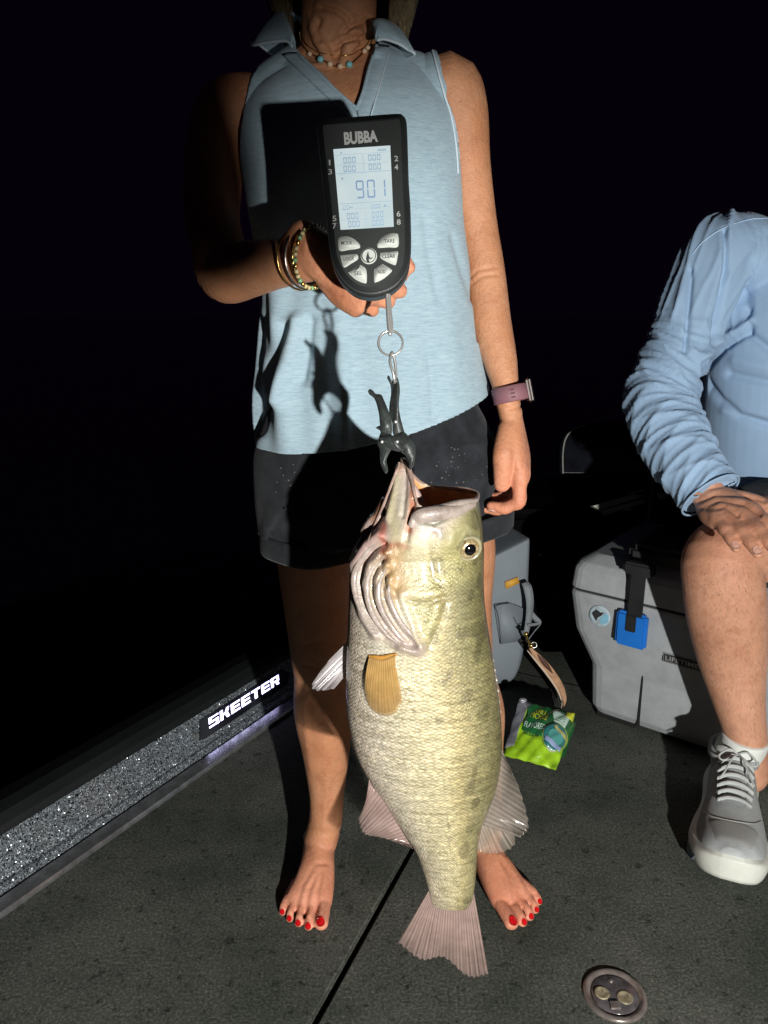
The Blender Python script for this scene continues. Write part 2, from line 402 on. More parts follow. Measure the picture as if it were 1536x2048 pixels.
# faint cross seam behind the grey bag
wire('panel_seam', [A(.36, 1.985, .001), A(.52, 1.90, .001), A(.70, 1.81, .001)], .0018, RUBBER, deck)
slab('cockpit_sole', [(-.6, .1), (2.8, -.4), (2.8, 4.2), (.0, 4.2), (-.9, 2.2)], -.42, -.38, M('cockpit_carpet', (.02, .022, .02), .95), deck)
me('hull_underside', [(-1.3, -.3, -.9), (2.9, -.6, -.9), (2.9, 4.4, -.9), (.3, 4.4, -.9), (-1.3, -.3, -.42), (2.9, -.6, -.42), (2.9, 4.4, -.42), (.3, 4.4, -.42)],
   [(0, 1, 2, 3), (0, 1, 5, 4), (1, 2, 6, 5), (2, 3, 7, 6), (3, 0, 4, 7), (4, 5, 6, 7)], RUBBER, deck, False)

# gunwale along the left side
gun = empty('boat_gunwale'); tag(gun, 'silver glitter boat gunwale with a lit nameplate along the left edge of the deck', 'boat side')
ALU = M('satin_trim', (.42, .43, .44), .24, .8, var=.25, vs=40, bump=.0003, bs=60)
DARKCAP = M('dark_gelcoat_cap', (.010, .012, .012), .45, bump=.0005, bs=300)
def sweep(name, sec, mt, s0=-1.3, s1=1.45, n=2, smooth=False):
    V = []; F = []; k = len(sec)
    for i in range(n):
        s = s0 + (s1 - s0) * i / (n - 1)
        for d, z in sec: V.append(B0 + E_ * s + O_ * d + A(0, 0, z))
    for i in range(n - 1):
        for j in range(k - 1): F.append((i * k + j, i * k + j + 1, (i + 1) * k + j + 1, (i + 1) * k + j))
    F.append(tuple(range(k))); F.append(tuple(range((n - 1) * k + k - 1, (n - 1) * k - 1, -1)))
    return me(name, V, F, mt, gun, smooth)
sweep('trim_ledge', [(-.002, -.03), (-.002, .006), (.001, .010), (.029, .0125), (.031, .008), (.031, -.03)], ALU)
sweep('rubber_gasket', [(.0315, -.03), (.0315, .0085), (.0365, .0085), (.0365, -.03)], RUBBER)
lipsec = [(.037, -.03), (.037, .012), (.039, .0185), (.043, .0225), (.048, .0225), (.0495, .019), (.0495, -.03)]
sweep('rounded_lip', lipsec, GLITTER)
face = [(.050, -.03), (.050, .021), (.056, .034), (.066, .054), (.076, .075), (.082, .086), (.083, -.03)]
sweep('glitter_panel', face, GLITTER)
sweep('dark_cap', [(.0835, -.03), (.0835, .0875), (.090, .098), (.105, .112), (.13, .118), (.17, .112), (.20, .08), (.22, .02), (.22, -.5), (.12, -.5)], DARKCAP, smooth=False)
# nameplate lies on the sloping glitter face
fd = nrm(O_ * (.076 - .056) + A(0, 0, .075 - .034)); fn_ = nrm(np.cross(E_, fd)); fn_ = fn_ if fn_[2] > 0 or fn_ @ O_ < 0 else -fn_
if fn_ @ O_ > 0: fn_ = -fn_
fc0 = B0 + O_ * .066 + A(0, 0, .0545)
def gp(s, h, lift): return fc0 + E_ * s + fd * h + fn_ * lift
def gplate(name, poly, l0, l1, mt, parent, bev=.0006):
    return plate(name, None, 0, 0, mt, parent, bev, P=([gp(s, h, l1) for s, h in poly], [gp(s, h, l0) for s, h in poly]))
s_a, s_b = .535, .86
emb = gplate('nameplate', [(s_a, -.018), (s_a + .012, -.022), (s_b, -.022), (s_b + .02, 0), (s_b, .022), (s_a + .022, .022)], -.004, .003,
             M('gloss_black_plate', (.012, .012, .02), .12, coat=.5), gun)
LETTER = bpy.data.materials.new('lit_letters'); LETTER.use_nodes = True; p_ = LETTER.node_tree.nodes['Principled BSDF']
n_ = noise_node(LETTER.node_tree, 60, 2); L(LETTER.node_tree, ramp(LETTER.node_tree, n_.outputs['Fac'], [(.3, (.50, .46, .95)), (.7, (.72, .70, 1.0))]), p_.inputs['Emission Color'])
p_.inputs['Emission Strength'].default_value = 4.2
WORD = 'SKEETER'; x0, x1 = s_a + .035, s_b - .025; cw = (x1 - x0) / len(WORD)
# blocky italic capitals, each its own raised letter
GL = {'S': [(0,6,6,7),(0,3,1.6,7),(0,3,6,4.2),(4.4,0,6,4.2),(0,0,6,1.2)], 'K': [(0,0,1.7,7),(1.7,2.8,3.4,4.2),(3,3.6,6,7,'/'),(3,0,6,3.6,'\\')],
      'E': [(0,0,1.7,7),(1.7,5.7,6,7),(1.7,2.9,5.6,4.1),(1.7,0,6,1.3)], 'T': [(0,5.6,6,7),(2.1,0,3.9,5.6)],
      'R': [(0,0,1.7,7),(1.7,5.8,6,7),(4.4,3,6,5.8),(1.7,2.6,6,3.8),(3.2,0,6,2.6,'\\')]}
def letter(ch, put, mt, parent, name='letter', th=True):
    V = []; F = []
    for r in GL[ch]:
        a, b, c, d = r[:4]
        if len(r) == 4: q = [(a, b), (c, b), (c, d), (a, d)]
        elif r[4] == '/': q = [(a, b), (a + 1.8, b), (c, d), (c - 1.8, d)]
        else: q = [(c - 1.8, b), (c, b), (a + 1.8, d), (a, d)]
        o = len(V); V += [put(x / 6, y / 7, 0) for x, y in q] + [put(x / 6, y / 7, 1) for x, y in q]
        F += [(o, o + 1, o + 2, o + 3), (o + 4, o + 5, o + 6, o + 7)] + [(o + i, o + (i + 1) % 4, o + 4 + (i + 1) % 4, o + 4 + i) for i in range(4)]
    return me(name, V, F, mt, parent, False)
for i, ch in enumerate(WORD):
    b = x0 + i * cw
    letter(ch, lambda u, v, k, b=b: gp(b + cw * (.05 + .84 * u + .22 * v), -.007 + .021 * v, .0033 + .0012 * k), LETTER, emb)
gplate('corner_glint', [(s_a - .012, -.012), (s_a - .002, -.014), (s_a + .006, -.002), (s_a - .004, 0)], .0, .0035, SILVER, gun)

# round flush pull latch in the deck
lt = empty('deck_latch'); tag(lt, 'round stainless flush pull latch set in the dark carpet', 'latch')
lc = fl(1229, 1991)
def disc(name, prof, mt, parent, c=lc, n=64, sy=1.0):
    rings = [[c + A(r * math.cos(a), r * sy * math.sin(a), z) for a in np.linspace(0, 2 * math.pi, n, endpoint=False)] for r, z in prof]
    V, F = loft(rings, True, True, True); return me(name, V, F, mt, parent)
LATCHS = M('latch_steel', (.26, .22, .20), .25, .45, var=.25, vs=60)
disc('latch_rim', [(.047, -.004), (.047, .002), (.045, .0045), (.041, .005), (.038, .003), (.036, .0012)], LATCHS, lt)
disc('latch_dish', [(.0355, .0012), (.033, .0030), (.024, .0042), (.012, .0046)], M('dish_steel', (.13, .115, .12), .2, .3, var=.3, vs=80), lt)
for x, y, r in ((-.019, .0, .0115), (.013, -.008, .012)):
    disc('finger_hole', [(r, .0046), (r * .98, .0056), (r * .85, .0060), (r * .6, .0052), (r * .3, .0048)], M('brassy_recess', (.34, .29, .19), .4, .2, var=.5, vs=120), lt, lc + A(x, y, 0), 32)
box('keyhole_tab', lc + A(-.006, -.022, .006), (.007, 0, 0), (0, .006, 0), (0, 0, .002), LATCHS, lt, .0008)
disc('rivet', [(.004, .0045), (.0035, .0065), (.002, .0075)], LATCHS, lt, lc + A(.0, .021, 0), 16)

# ================================================================== PEOPLE
def rot(v, ax, a):
    v = np.array(v, float); ax = nrm(ax); c, s = math.cos(a), math.sin(a)
    return v * c + np.cross(ax, v) * s + ax * (ax @ v) * (1 - c)
def hand(W, d, nb, sc=1.0, curls=None, thumb=None, splay=.06, wr=(.026, .019), fat=1.0):
    """W wrist, d towards the fingers, nb back of the hand; the thumb side is ts. returns tubes and fingertip data"""
    d = nrm(d); nb = nrm(nb - d * (nb @ d)); ts = thumb['side']
    ts = nrm(ts - d * (ts @ d) - nb * (ts @ nb))
    parts = []; tips = []
    pal = lambda f, s_, h: W + (d * f + ts * s_ + nb * h) * sc
    parts.append(tube([pal(-.035, 0, 0), pal(.0, 0, 0), pal(.03, .003, 0), pal(.06, .002, .001), pal(.083, 0, 0)],
                      [wr, wr, (.034 * sc, .017 * sc), (.040 * sc, .015 * sc), (.037 * sc, .0115 * sc)], ts, 26, 5))
    parts.append(tube([pal(.012, .018, -.008), pal(.035, .030, -.012), pal(.052, .034, -.012)], [.012 * sc, .016 * sc, .012 * sc], ts, 16, 4))   # thenar
    parts.append(tube([pal(.015, -.024, -.007), pal(.045, -.030, -.006), pal(.075, -.031, -.004)], [.011 * sc, .0125 * sc, .010 * sc], ts, 14, 4))
    base = [(.084, .029), (.088, .010), (.084, -.009), (.077, -.027)]
    ln = [(.041, .024, .021), (.046, .028, .022), (.042, .026, .021), (.033, .019, .019)]
    rd = [q * fat for q in (.0089, .0091, .0086, .0077)]
    for k in range(4):
        f, s_ = base[k]; a = (1.5 - k) * splay; dirn = nrm(d * math.cos(a) + ts * math.sin(a)); p = pal(f - .004, s_, 0)
        pts = [pal(f - .03, s_ * .85, .001), p]; cur = dirn; r = rd[k] * sc; rad = [r * .95, r * 1.12]
        lat = np.cross(cur, nb); 
        for j in range(3):
            cur = rot(cur, ts, 0) ; ang = curls[k][j]
            axis = nrm(np.cross(cur, -nb0(cur, nb, ts)))
            cur = nrm(cur * math.cos(ang) + nb0(cur, nb, ts) * -math.sin(ang))
            nb_l = nb0(cur, nb, ts)
            st = p; p = p + cur * ln[k][j] * sc
            pts += [st + cur * ln[k][j] * sc * .5, p]
            rr = r * (1 - .09 * (j + 1)); rad += [rr * .98, rr * 1.04 if j < 2 else rr * .86]
        parts.append(tube(pts, [(q, q * .93) for q in rad], ts, 14, 4))
        tips.append((p, cur, nb0(cur, nb, ts), r * .75))
    t = thumb; pts = [pal(.012, .016, -.004), pal(*t['p'][0]), pal(*t['p'][1]), pal(*t['p'][2])]
    parts.append(tube(pts, [(q * fat * sc, w_ * fat * sc) for q, w_ in ((.0125, .011), (.0118, .0105), (.0105, .0098), (.0088, .0072))], t.get('flat', ts), 16, 6))
    return parts, tips
def nb0(cur, nb, ts):
    """back-of-finger direction for a finger pointing along cur that bends about the ts axis"""
    v = np.cross(ts, cur)
    s = 1 if np.dot(np.cross(ts, nb_d), nb) > 0 else -1
    return nrm(v * s)
nb_d = A(0, 0, 0)
def mkhand(W, d, nb, **k):
    global nb_d
    nb_d = nrm(d); return hand(np.array(W, float), np.array(d, float), np.array(nb, float), **k)

def foot(heel, f, s, sc=1.0):
    """bare foot: heel on the floor, f forward, s towards the big toe"""
    f, s = nrm(f), nrm(s); z = A(0, 0, 1)
    p = lambda a, b, c: heel + (f * a + s * b + z * c) * sc
    parts = []
    prof = [(.006, .0, .018, .016), (.022, .0, .026, .026), (.045, .001, .029, .033), (.075, .004, .029, .034), (.105, .006, .032, .030), (.135, .005, .037, .023), (.158, .002, .041, .0175), (.170, .0, .040, .0135), (.181, -.002, .034, .010)]
    P = [p(a, b, h + .0005) for a, b, w_, h in prof]; R = [(w_ * sc, h * sc) for a, b, w_, h in prof]
    parts.append(tube(P, R, s, 28, 4, (.6, .8), 2.3))
    parts.append(tube([p(.035, 0, .03), p(.06, .002, .052), p(.10, .006, .048), p(.135, .008, .034)], [(.024 * sc, .02 * sc), (.024 * sc, .024 * sc), (.019 * sc, .018 * sc), (.018 * sc, .012 * sc)], s, 18, 4))
    parts.append(ell(p(.048, .021, .062), (.012 * sc, .012 * sc, .012 * sc))); parts.append(ell(p(.044, -.019, .054), (.011 * sc, .010 * sc, .012 * sc)))
    toes = [(.029, .0295, .168, .224, .0130), (.0085, .0085, .170, .221, .0086), (-.0085, -.0095, .166, .213, .0080), (-.024, -.0265, .158, .202, .0075), (-.037, -.0415, .146, .187, .0074)]
    nails = []
    for i, (b0, b1, a0, a1, r) in enumerate(toes):
        m1 = .62 if i else .5
        pts = [p(a0 - .03, b0 * .9, .014), p(a0, b0, .0155), p(a0 + (a1 - a0) * m1, b1, .0145 if i else .0145), p(a1 - r, b1, r * .95)]
        parts.append(tube(pts, [(r * .9 * sc, r * .8 * sc), (r * .92 * sc, r * .82 * sc), (r * (.86 if i else .98) * sc, r * .82 * sc), (r * 1.0 * sc, r * .88 * sc)], s, 16, 5))
        nd = nrm(f * .55 + z * .84) if i else nrm(f * .30 + z * .95)
        nails.append((p(a1 - r * .75, b1, r * .95) + nd * r * .84 * sc, nrm(f - nd * (f @ nd)), nd, r * sc * (.56 if i else .55)))
    return parts, nails
def nail_obj(c, fw, up, r, mt, parent, name='toenail', ln=1.05):
    sd = np.cross(fw, up); V = []; F = []; n, m = 9, 7
    for i in range(n):
        for j in range(m):
            u = (i / (n - 1) * 2 - 1); v = (j / (m - 1) * 2 - 1)
            uu, vv = u * math.sqrt(1 - v * v / 2), v * math.sqrt(1 - u * u / 2)
            V.append(c + sd * uu * r + fw * vv * r * ln + up * (.0009 - .42 * r * uu * uu - .22 * r * max(vv, 0) ** 2))
    for i in range(n - 1):
        for j in range(m - 1): F.append((i * m + j, (i + 1) * m + j, (i + 1) * m + j + 1, i * m + j + 1))
    k = len(V); V += [v - up * .0022 for v in V]; F += [tuple(k + q for q in f[::-1]) for f in F]
    bd = [(i, 0) for i in range(n)] + [(n - 1, j) for j in range(1, m)] + [(i, m - 1) for i in range(n - 2, -1, -1)] + [(0, j) for j in range(m - 2, 0, -1)]
    for a, b in zip(bd, bd[1:] + bd[:1]):
        a = a[0] * m + a[1]; b = b[0] * m + b[1]; F.append((a, b, b + k, a + k))
    return me(name, V, F, mt, parent)

# ------------------------------------------------------------------ the woman
wom = empty('person'); tag(wom, 'standing barefoot person in sleeveless blue polo and black shorts holding up the big fish', 'person')
YB = 1.15
hipx, nkx = -.015, -.062
parts = []
# torso
tor = [(.665, hipx, 1.165, .150, .098), (.74, hipx, 1.165, .166, .106), (.82, hipx, 1.16, .160, .100), (.92, -.022, 1.155, .132, .088), (1.0, -.03, 1.155, .126, .086),
       (1.10, -.04, 1.15, .134, .094), (1.17, -.048, 1.15, .140, .096), (1.235, -.054, 1.155, .142, .082), (1.28, -.058, 1.165, .120, .062), (1.305, nkx, 1.172, .078, .050)]
parts.append(tube([(x, y, z) for z, x, y, a, b in tor], [(a, b) for z, x, y, a, b in tor], (1, 0, 0), 48, 5, (.2, .3), 2.25))
parts.append(tube([(-.150, 1.165, 1.262), (-.105, 1.165, 1.300), (nkx, 1.165, 1.318), (-.02, 1.165, 1.302), (.05, 1.165, 1.285), (.085, 1.165, 1.258)], [.036, .036, .036, .036, .036, .036], (0, 1, 0), 20, 4))
# neck and head (the head is above the picture)
parts.append(tube([(nkx, 1.172, 1.26), (nkx, 1.168, 1.31), (nkx + .002, 1.158, 1.36), (nkx + .004, 1.150, 1.41), (nkx + .004, 1.155, 1.45)], [(.058, .05), (.052, .049), (.0495, .050), (.050, .053), (.052, .056)], (1, 0, 0), 32, 6))
parts.append(ell((nkx + .004, 1.150, 1.515), (.070, .088, .105))); parts.append(ell((nkx + .004, 1.098, 1.425), (.040, .042, .030)))
parts.append(tube([(nkx + .004, 1.075, 1.53), (nkx + .004, 1.045, 1.49), (nkx + .004, 1.06, 1.478)], [.008, .012, .010], (1, 0, 0), 12, 4))
for sx in (-1, 1):
    parts.append(ell((nkx + .004 + sx * .07, 1.16, 1.51), (.008, .018, .03)))
    # strap muscles that converge on the breastbone, and collar bones
    parts.append(tube([(nkx + sx * .034, 1.140, 1.39), (nkx + sx * .026, 1.122, 1.345), (nkx + sx * .009, 1.112, 1.302)], [.0085, .0075, .006], (0, 1, 0), 12, 5))
    parts.append(tube([(nkx + sx * .008, 1.112, 1.296), (nkx + sx * .040, 1.119, 1.300), (nkx + sx * .08, 1.145, 1.302)], [.007, .005, .004], (0, 1, 0), 12, 5))
# hanging left arm
AL = [at(893, 175, 1.165), at(912, 225, 1.168), at(926, 330, 1.17), at(950, 450, 1.165), at(968, 545, 1.155), at(980, 640, 1.14), at(1000, 720, 1.12), at(1014, 790, 1.105), at(1022, 832, 1.10)]
parts.append(tube([A(.06, 1.165, 1.262)] + AL, [.040, .044, .044, .0385, .0315, .0300, .0300, .0245, (.0215, .0175), (.0215, .0165)], (0, 1, 0), 28, 5, (1, .3)))
handL, tipsL = mkhand(AL[-1] + A(0, 0, -.004), (.26, -.02, -1), (1, -.30, .24), sc=.96, splay=.03, fat=1.36,
    curls=[(.25, 1.05, .65), (.48, .85, .5), (.62, .75, .5), (.75, .70, .4)],
    thumb=dict(side=A(-.25, -1, 0), p=[(.042, .038, -.016), (.066, .038, -.022), (.090, .034, -.029)], flat=A(1, 0, 0)), wr=(.0215, .0165))
parts += handL
# bent right arm that holds the scale
WR = at(641, 512, .895)
EL = at(450, 548, 1.03)
AR = [A(-.212, 1.165, 1.255), A(-.232, 1.15, 1.20), A(-.233, 1.11, 1.12), EL + A(-.010, .015, .035), EL, EL + (WR - EL) * .28, EL + (WR - EL) * .65, WR]
parts.append(tube([A(-.17, 1.165, 1.262)] + AR, [.042, .045, .042, .038, .034, .0345, .0345, .0275, (.019, .026)], [(0, 1, 0)] * 4 + [(0, 1, .2)] + [(0, 1, .5)] * 4, 28, 6, (1, .3)))
handR, tipsR = mkhand(WR, nrm(WR - EL) + A(.12, .25, -.62), (-.30, -1, -.1), sc=.88, splay=.0, fat=1.12,
    curls=[(1.2, 1.45, .9), (1.2, 1.45, .9), (1.2, 1.45, .9), (1.2, 1.45, .9)],
    thumb=dict(side=A(.05, 0, 1), p=[(.045, .045, -.018), (.075, .050, -.03), (.095, .04, -.045)], flat=A(0, 1, 0)), wr=(.026, .019))
parts += handR
# legs
def leg(pts, foot_parts):
    P = [p for p, r in pts]; R = [r for p, r in pts]
    parts.append(tube(P, R, (1, 0, 0), 32, 6, (.5, .4)))
gz = lambda z, x, y: A(x, y, z)
xr = lambda px, py, Y: at(px, py, Y)[0]
heelR = A(-.118, 1.262, 0); fR = nrm(A(-.002, -1, 0)); sR = A(1, 0, 0)
leg([(gz(.74, -.092, 1.165), (.082, .088)), (gz(.64, xr(632, 1100, 1.17), 1.165), (.064, .074)), (gz(.54, xr(636, 1205, 1.17), 1.17), (.056, .062)), (gz(.44, xr(640, 1318, 1.175), 1.17), (.0475, .052)),
     (gz(.40, xr(641, 1345, 1.18), 1.18), (.045, .050)), (gz(.32, xr(645, 1430, 1.19), 1.20), (.0505, .056)), (gz(.24, xr(651, 1500, 1.20), 1.21), (.043, .048)), (gz(.15, xr(653, 1585, 1.21), 1.215), (.032, .036)),
     (gz(.095, xr(652, 1645, 1.215), 1.212), (.0305, .037)), (gz(.05, -.117, 1.210), (.031, .040))], None)
fpR, nailsR = foot(heelR, fR + A(-.07, 0, 0), sR, .985); parts += fpR
heelL = A(.168, 1.262, 0); fL = nrm(A(.36, -1, 0)); sL = nrm(A(-1, -.36, 0))
leg([(gz(.74, .064, 1.165), (.082, .088)), (gz(.64, xr(905, 1100, 1.17), 1.165), (.067, .076)), (gz(.54, xr(915, 1205, 1.17), 1.17), (.056, .062)), (gz(.44, xr(922, 1318, 1.175), 1.17), (.052, .054)),
     (gz(.40, xr(928, 1345, 1.18), 1.18), (.049, .052)), (gz(.32, xr(948, 1430, 1.19), 1.20), (.0535, .058)), (gz(.24, xr(958, 1500, 1.20), 1.21), (.044, .048)), (gz(.15, xr(968, 1585, 1.21), 1.215), (.033, .036)),
     (gz(.095, xr(975, 1645, 1.215), 1.212), (.031, .037)), (gz(.05, .180, 1.210), (.031, .040))], None)
fpL, nailsL = foot(heelL, fL, sL, .985); parts += fpL
body = fuse('body', parts, .0021, SKIN_W, wom, 5, .5)
bmx = bmesh.new(); bmx.from_mesh(body.data); selv = [q for q in bmx.verts if .045 < q.co.z < .16]
for _ in range(10): bmesh.ops.smooth_vert(bmx, verts=selv, factor=.5, use_axis_x=True, use_axis_y=True, use_axis_z=True)
bmx.to_mesh(body.data); bmx.free()
v, n = getv(body)
xy = toxy(v)
d = .0022 * wob(v, 26) * 0.4
# folds in the skin of the neck, wrinkles at the inner elbow
nk = (v[:, 2] > 1.30) & (v[:, 2] < 1.42) & (v[:, 1] < 1.16)
for poly in ([(645, 15), (672, 22), (690, 35), (698, 50)], [(690, 66), (710, 50), (735, 40)], [(668, 98), (690, 85), (712, 75)], [(640, 40), (632, 60), (640, 80)], [(695, 80), (720, 76), (740, 70)]):
    q = segdist(xy, poly); d = d - nk * .0032 * np.exp(-(q / 4.0) ** 2) + nk * .0016 * np.exp(-((q - 11) / 6.0) ** 2)
for poly in ([(636, 1735), (612, 1775), (600, 1815)], [(644, 1735), (626, 1780), (618, 1830)], [(652, 1735), (645, 1780), (640, 1830)], [(990, 1710), (1010, 1750), (1022, 1800)], [(1002, 1710), (1035, 1750), (1050, 1790)], [(1015, 1715), (1050, 1750), (1070, 1780)]):
    q = segdist(xy, poly); d = d + (v[:, 2] < .1) * .0013 * np.exp(-(q / 4.0) ** 2) - (v[:, 2] < .1) * .0007 * np.exp(-((q - 9) / 4.0) ** 2)
for poly in ([(605, 1330), (640, 1338), (675, 1330)], [(610, 1290), (640, 1282), (668, 1292)], [(622, 1655), (650, 1668), (690, 1660)]):
    q = segdist(xy, poly); d = d - (v[:, 2] < .6) * .0014 * np.exp(-(q / 5.0) ** 2)
for poly in ([(655, 1540), (652, 1600), (648, 1650)], [(610, 1400), (612, 1470), (622, 1540)]):
    q = segdist(xy, poly); d = d + (v[:, 2] < .4) * .0016 * np.exp(-(q / 7.0) ** 2)
for poly in ([(938, 556), (955, 540), (990, 534)], [(945, 566), (965, 552), (995, 548)], [(1000, 812), (1020, 818), (1046, 812)]):
    q = segdist(xy, poly); d = d - (v[:, 1] < 1.2) * .0016 * np.exp(-(q / 3.0) ** 2)
setv(body, v + n * d[:, None])
red = np.ones((len(v), 3))
hm = np.exp(-((v - AL[-1] - A(.01, 0, -.11)) ** 2).sum(1) / .075 ** 2); hr = np.exp(-((v - WR - A(.05, 0, 0)) ** 2).sum(1) / .06 ** 2)
ft = np.clip((.09 - v[:, 2]) / .09, 0, 1); k = np.clip(hm + hr + ft * 1.2, 0, 1)[:, None]
red = red * (1 - k) + A(1.34, 1.20, 1.45) * k
colattr(body, red)
for c_, f_, u_, r_ in nailsR + nailsL: nail_obj(c_, f_, u_, r_, RED, wom)
for (c_, cur, up_, r_) in tipsL[:1]: nail_obj(c_ - cur * .003 + up_ * r_ * .9, cur, up_, r_ * .8, NAIL, wom, 'fingernail')
for sx in (-1, 1):
    e_ = me('eye', *ell((nkx + .004 + sx * .03, 1.078, 1.525), (.013, .010, .010), n=14, m=9), M('eye_white', (.7, .68, .65), .2), wom)
me('mouth', *ell((nkx + .004, 1.066, 1.455), (.024, .006, .005), n=14, m=8), M('lips', (.45, .15, .13), .4), wom)
# hair: a bob of lobes round the back and sides
hp = []
for i in range(26):
    a = math.radians(-25 + 230 * i / 25); c, s_ = math.cos(a), math.sin(a)
    R_ = .078 + .006 * math.sin(i * 2.3); x0_, y0_ = nkx + .004 + c * R_, 1.165 + s_ * .085
    drop = 1.352 + .02 * math.sin(i * 1.7) + (.012 if i % 3 else 0)
    hp.append(tube([(nkx + .004 + c * .03, 1.16 + s_ * .03, 1.625), (x0_ * .98, y0_, 1.58), (x0_ + c * .010, y0_ + s_ * .012, 1.50), (x0_ + c * .012, y0_ + s_ * .012, 1.42), (x0_ - c * .002, y0_ - s_ * .0, drop)],
                   [.016, .02, .019, .015, .005], (1, .2, 0), 10, 4))
hair = fuse('hair', hp, .003, HAIR, wom, 2)
v, n = getv(hair); setv(hair, v + n * (.0022 * np.sin(np.arctan2(v[:, 1] - 1.165, v[:, 0] - nkx) * 90 + 3 * wob(v, 12)))[:, None])

# polo shirt: shell round the torso, open at neck, arms and hem
sh = [(.775, -.012, 1.160, .182, .130), (.84, -.014, 1.158, .178, .126), (.90, -.018, 1.155, .168, .119), (.97, -.024, 1.152, .158, .112), (1.03, -.028, 1.150, .150, .110), (1.10, -.038, 1.148, .148, .108),
      (1.17, -.046, 1.150, .150, .104), (1.225, -.053, 1.155, .150, .090), (1.262, -.057, 1.162, .140, .073), (1.288, -.060, 1.167, .112, .060), (1.308, nkx, 1.170, .075, .054)]
sp = [tube([(x, y, z) for z, x, y, a, b in sh], [(a, b) for z, x, y, a, b in sh], (1, 0, 0), 72, 7, (.02, .3), 2.2)]
sp.append(tube([(-.178, 1.165, 1.252), (-.150, 1.165, 1.274), (-.105, 1.165, 1.303), (nkx, 1.165, 1.322), (-.02, 1.165, 1.306), (.03, 1.165, 1.290), (.062, 1.165, 1.272)], [.030, .041, .041, .041, .041, .041, .036], (0, 1, 0), 20, 4))
polo = fuse('polo_shirt', sp, .003, POLO, wom, 6, .6)
v, n = getv(polo)
th_ = np.arctan2(v[:, 1] - 1.155, v[:, 0] - (-.02)); low = np.clip((1.12 - v[:, 2]) / .34, 0, 1); xy = toxy(v)
front = v[:, 1] < 1.155
fold = low * (.0075 * np.sin(th_ * 9 + 1.5 * wob(v, 5) + (v[:, 2] - .9) * 6) + .004 * np.sin(th_ * 17 + 2 * wob(v, 7)))
fold = fold * np.where(xy[:, 0] < 700, 1.25, .30) * np.clip((v[:, 2] - .78) / .09, .25, 1)
d = fold + .003 * wob(v, 13) + .0015 * wob(v, 40) * .5
for poly, w_, h_ in (([(560, 650), (545, 720), (520, 800), (512, 860)], 13, -.016), ([(590, 640), (580, 720), (560, 800)], 14, .012), ([(618, 640), (612, 700), (600, 760)], 10, -.007), ([(905, 470), (925, 540), (945, 600)], 7, -.004),
                     ([(860, 700), (868, 780), (868, 840)], 8, -.003), ([(900, 120), (905, 200)], 8, .003), ([(520, 640), (515, 700), (505, 760)], 9, -.008), ([(850, 430), (862, 520), (880, 600)], 9, -.003)):
    q = segdist(xy, poly); d = d + front * h_ * np.exp(-(q / w_) ** 2)
setv(polo, v + n * d[:, None])
VN = [(580, 70), (602, 112), (640, 152), (680, 190), (713, 216), (722, 190), (735, 145), (752, 100), (757, 70), (750, 20), (580, 20)]
AHZ = (1.13, 1.16, 1.21, 1.26, 1.30, 1.34); AHR = (.112, .109, .103, .090, .076, .070); AHL = (-.205, -.198, -.190, -.182, -.170, -.165)
def hemz(x): return .799 + .097 * np.clip((x + .2) / .4, 0, 1.1) ** 1.6 - .010 * np.sin((x + .2) / .4 * math.pi)
def keep(C, N):
    q = toxy(C)
    neck = inpoly(q, VN) & (C[:, 1] < 1.17)
    top = (np.hypot(C[:, 0] - nkx, C[:, 1] - 1.168) < .058) & (C[:, 2] > 1.27)
    armR = (C[:, 0] > np.interp(C[:, 2], AHZ, AHR)) & (C[:, 2] > 1.135)
    armL = (C[:, 0] < np.interp(C[:, 2], AHZ, AHL)) & (C[:, 2] > 1.135)
    hem = C[:, 2] < hemz(C[:, 0])
    return ~(neck | top | armR | armL | hem)
cut(polo, keep)
bmx = bmesh.new(); bmx.from_mesh(polo.data)
for q in bmx.verts:
    if not q.is_boundary: continue
    if q.co.z < .95:
        hz = float(hemz(q.co.x))
        if abs(q.co.z - hz) < .008: q.co.z = hz
    elif 1.145 < q.co.z < 1.31:
        for tab in (AHR, AHL):
            xx = float(np.interp(q.co.z, AHZ, tab))
            if abs(q.co.x - xx) < .007: q.co.x = xx
bmx.to_mesh(polo.data); bmx.free()
bbt = bvh(body); v, n = getv(polo)
for i in np.where(v[:, 2] > .95)[0]:
    h = bbt.find_nearest(Vector(v[i]))
    if h[0] is not None and (Vector(v[i]) - h[0]).dot(h[1]) < .0065: v[i] = np.array(h[0] + h[1] * .0065)
setv(polo, v); evalmesh(polo, [('SMOOTH', dict(factor=.5, iterations=3))]); v, n = getv(polo)
for i in np.where(v[:, 2] > 1.12)[0]:
    h = bbt.find_nearest(Vector(v[i]))
    if h[0] is not None and (Vector(v[i]) - h[0]).dot(h[1]) < .005: v[i] = np.array(h[0] + h[1] * .005)
setv(polo, v); evalmesh(polo, [('SMOOTH', dict(factor=.3, iterations=1))])
evalmesh(polo, [('SOLIDIFY', dict(thickness=.0026, offset=-1))]); polo.data.polygons.foreach_set('use_smooth', [True] * len(polo.data.polygons))
pt = bvh(polo)
def on_shirt(poly, lift=.0012, n=24, back=1.06):
    out = []
    for x, y in cr(np.array(poly, float), n):
        p, nn = onto(pt, x, y, lift, back); out.append(p)
    out = np.array(out); k = out.copy()
    for _ in range(3): k[1:-1] = (k[:-2] + k[1:-1] * 2 + k[2:]) / 4
    return list(k)
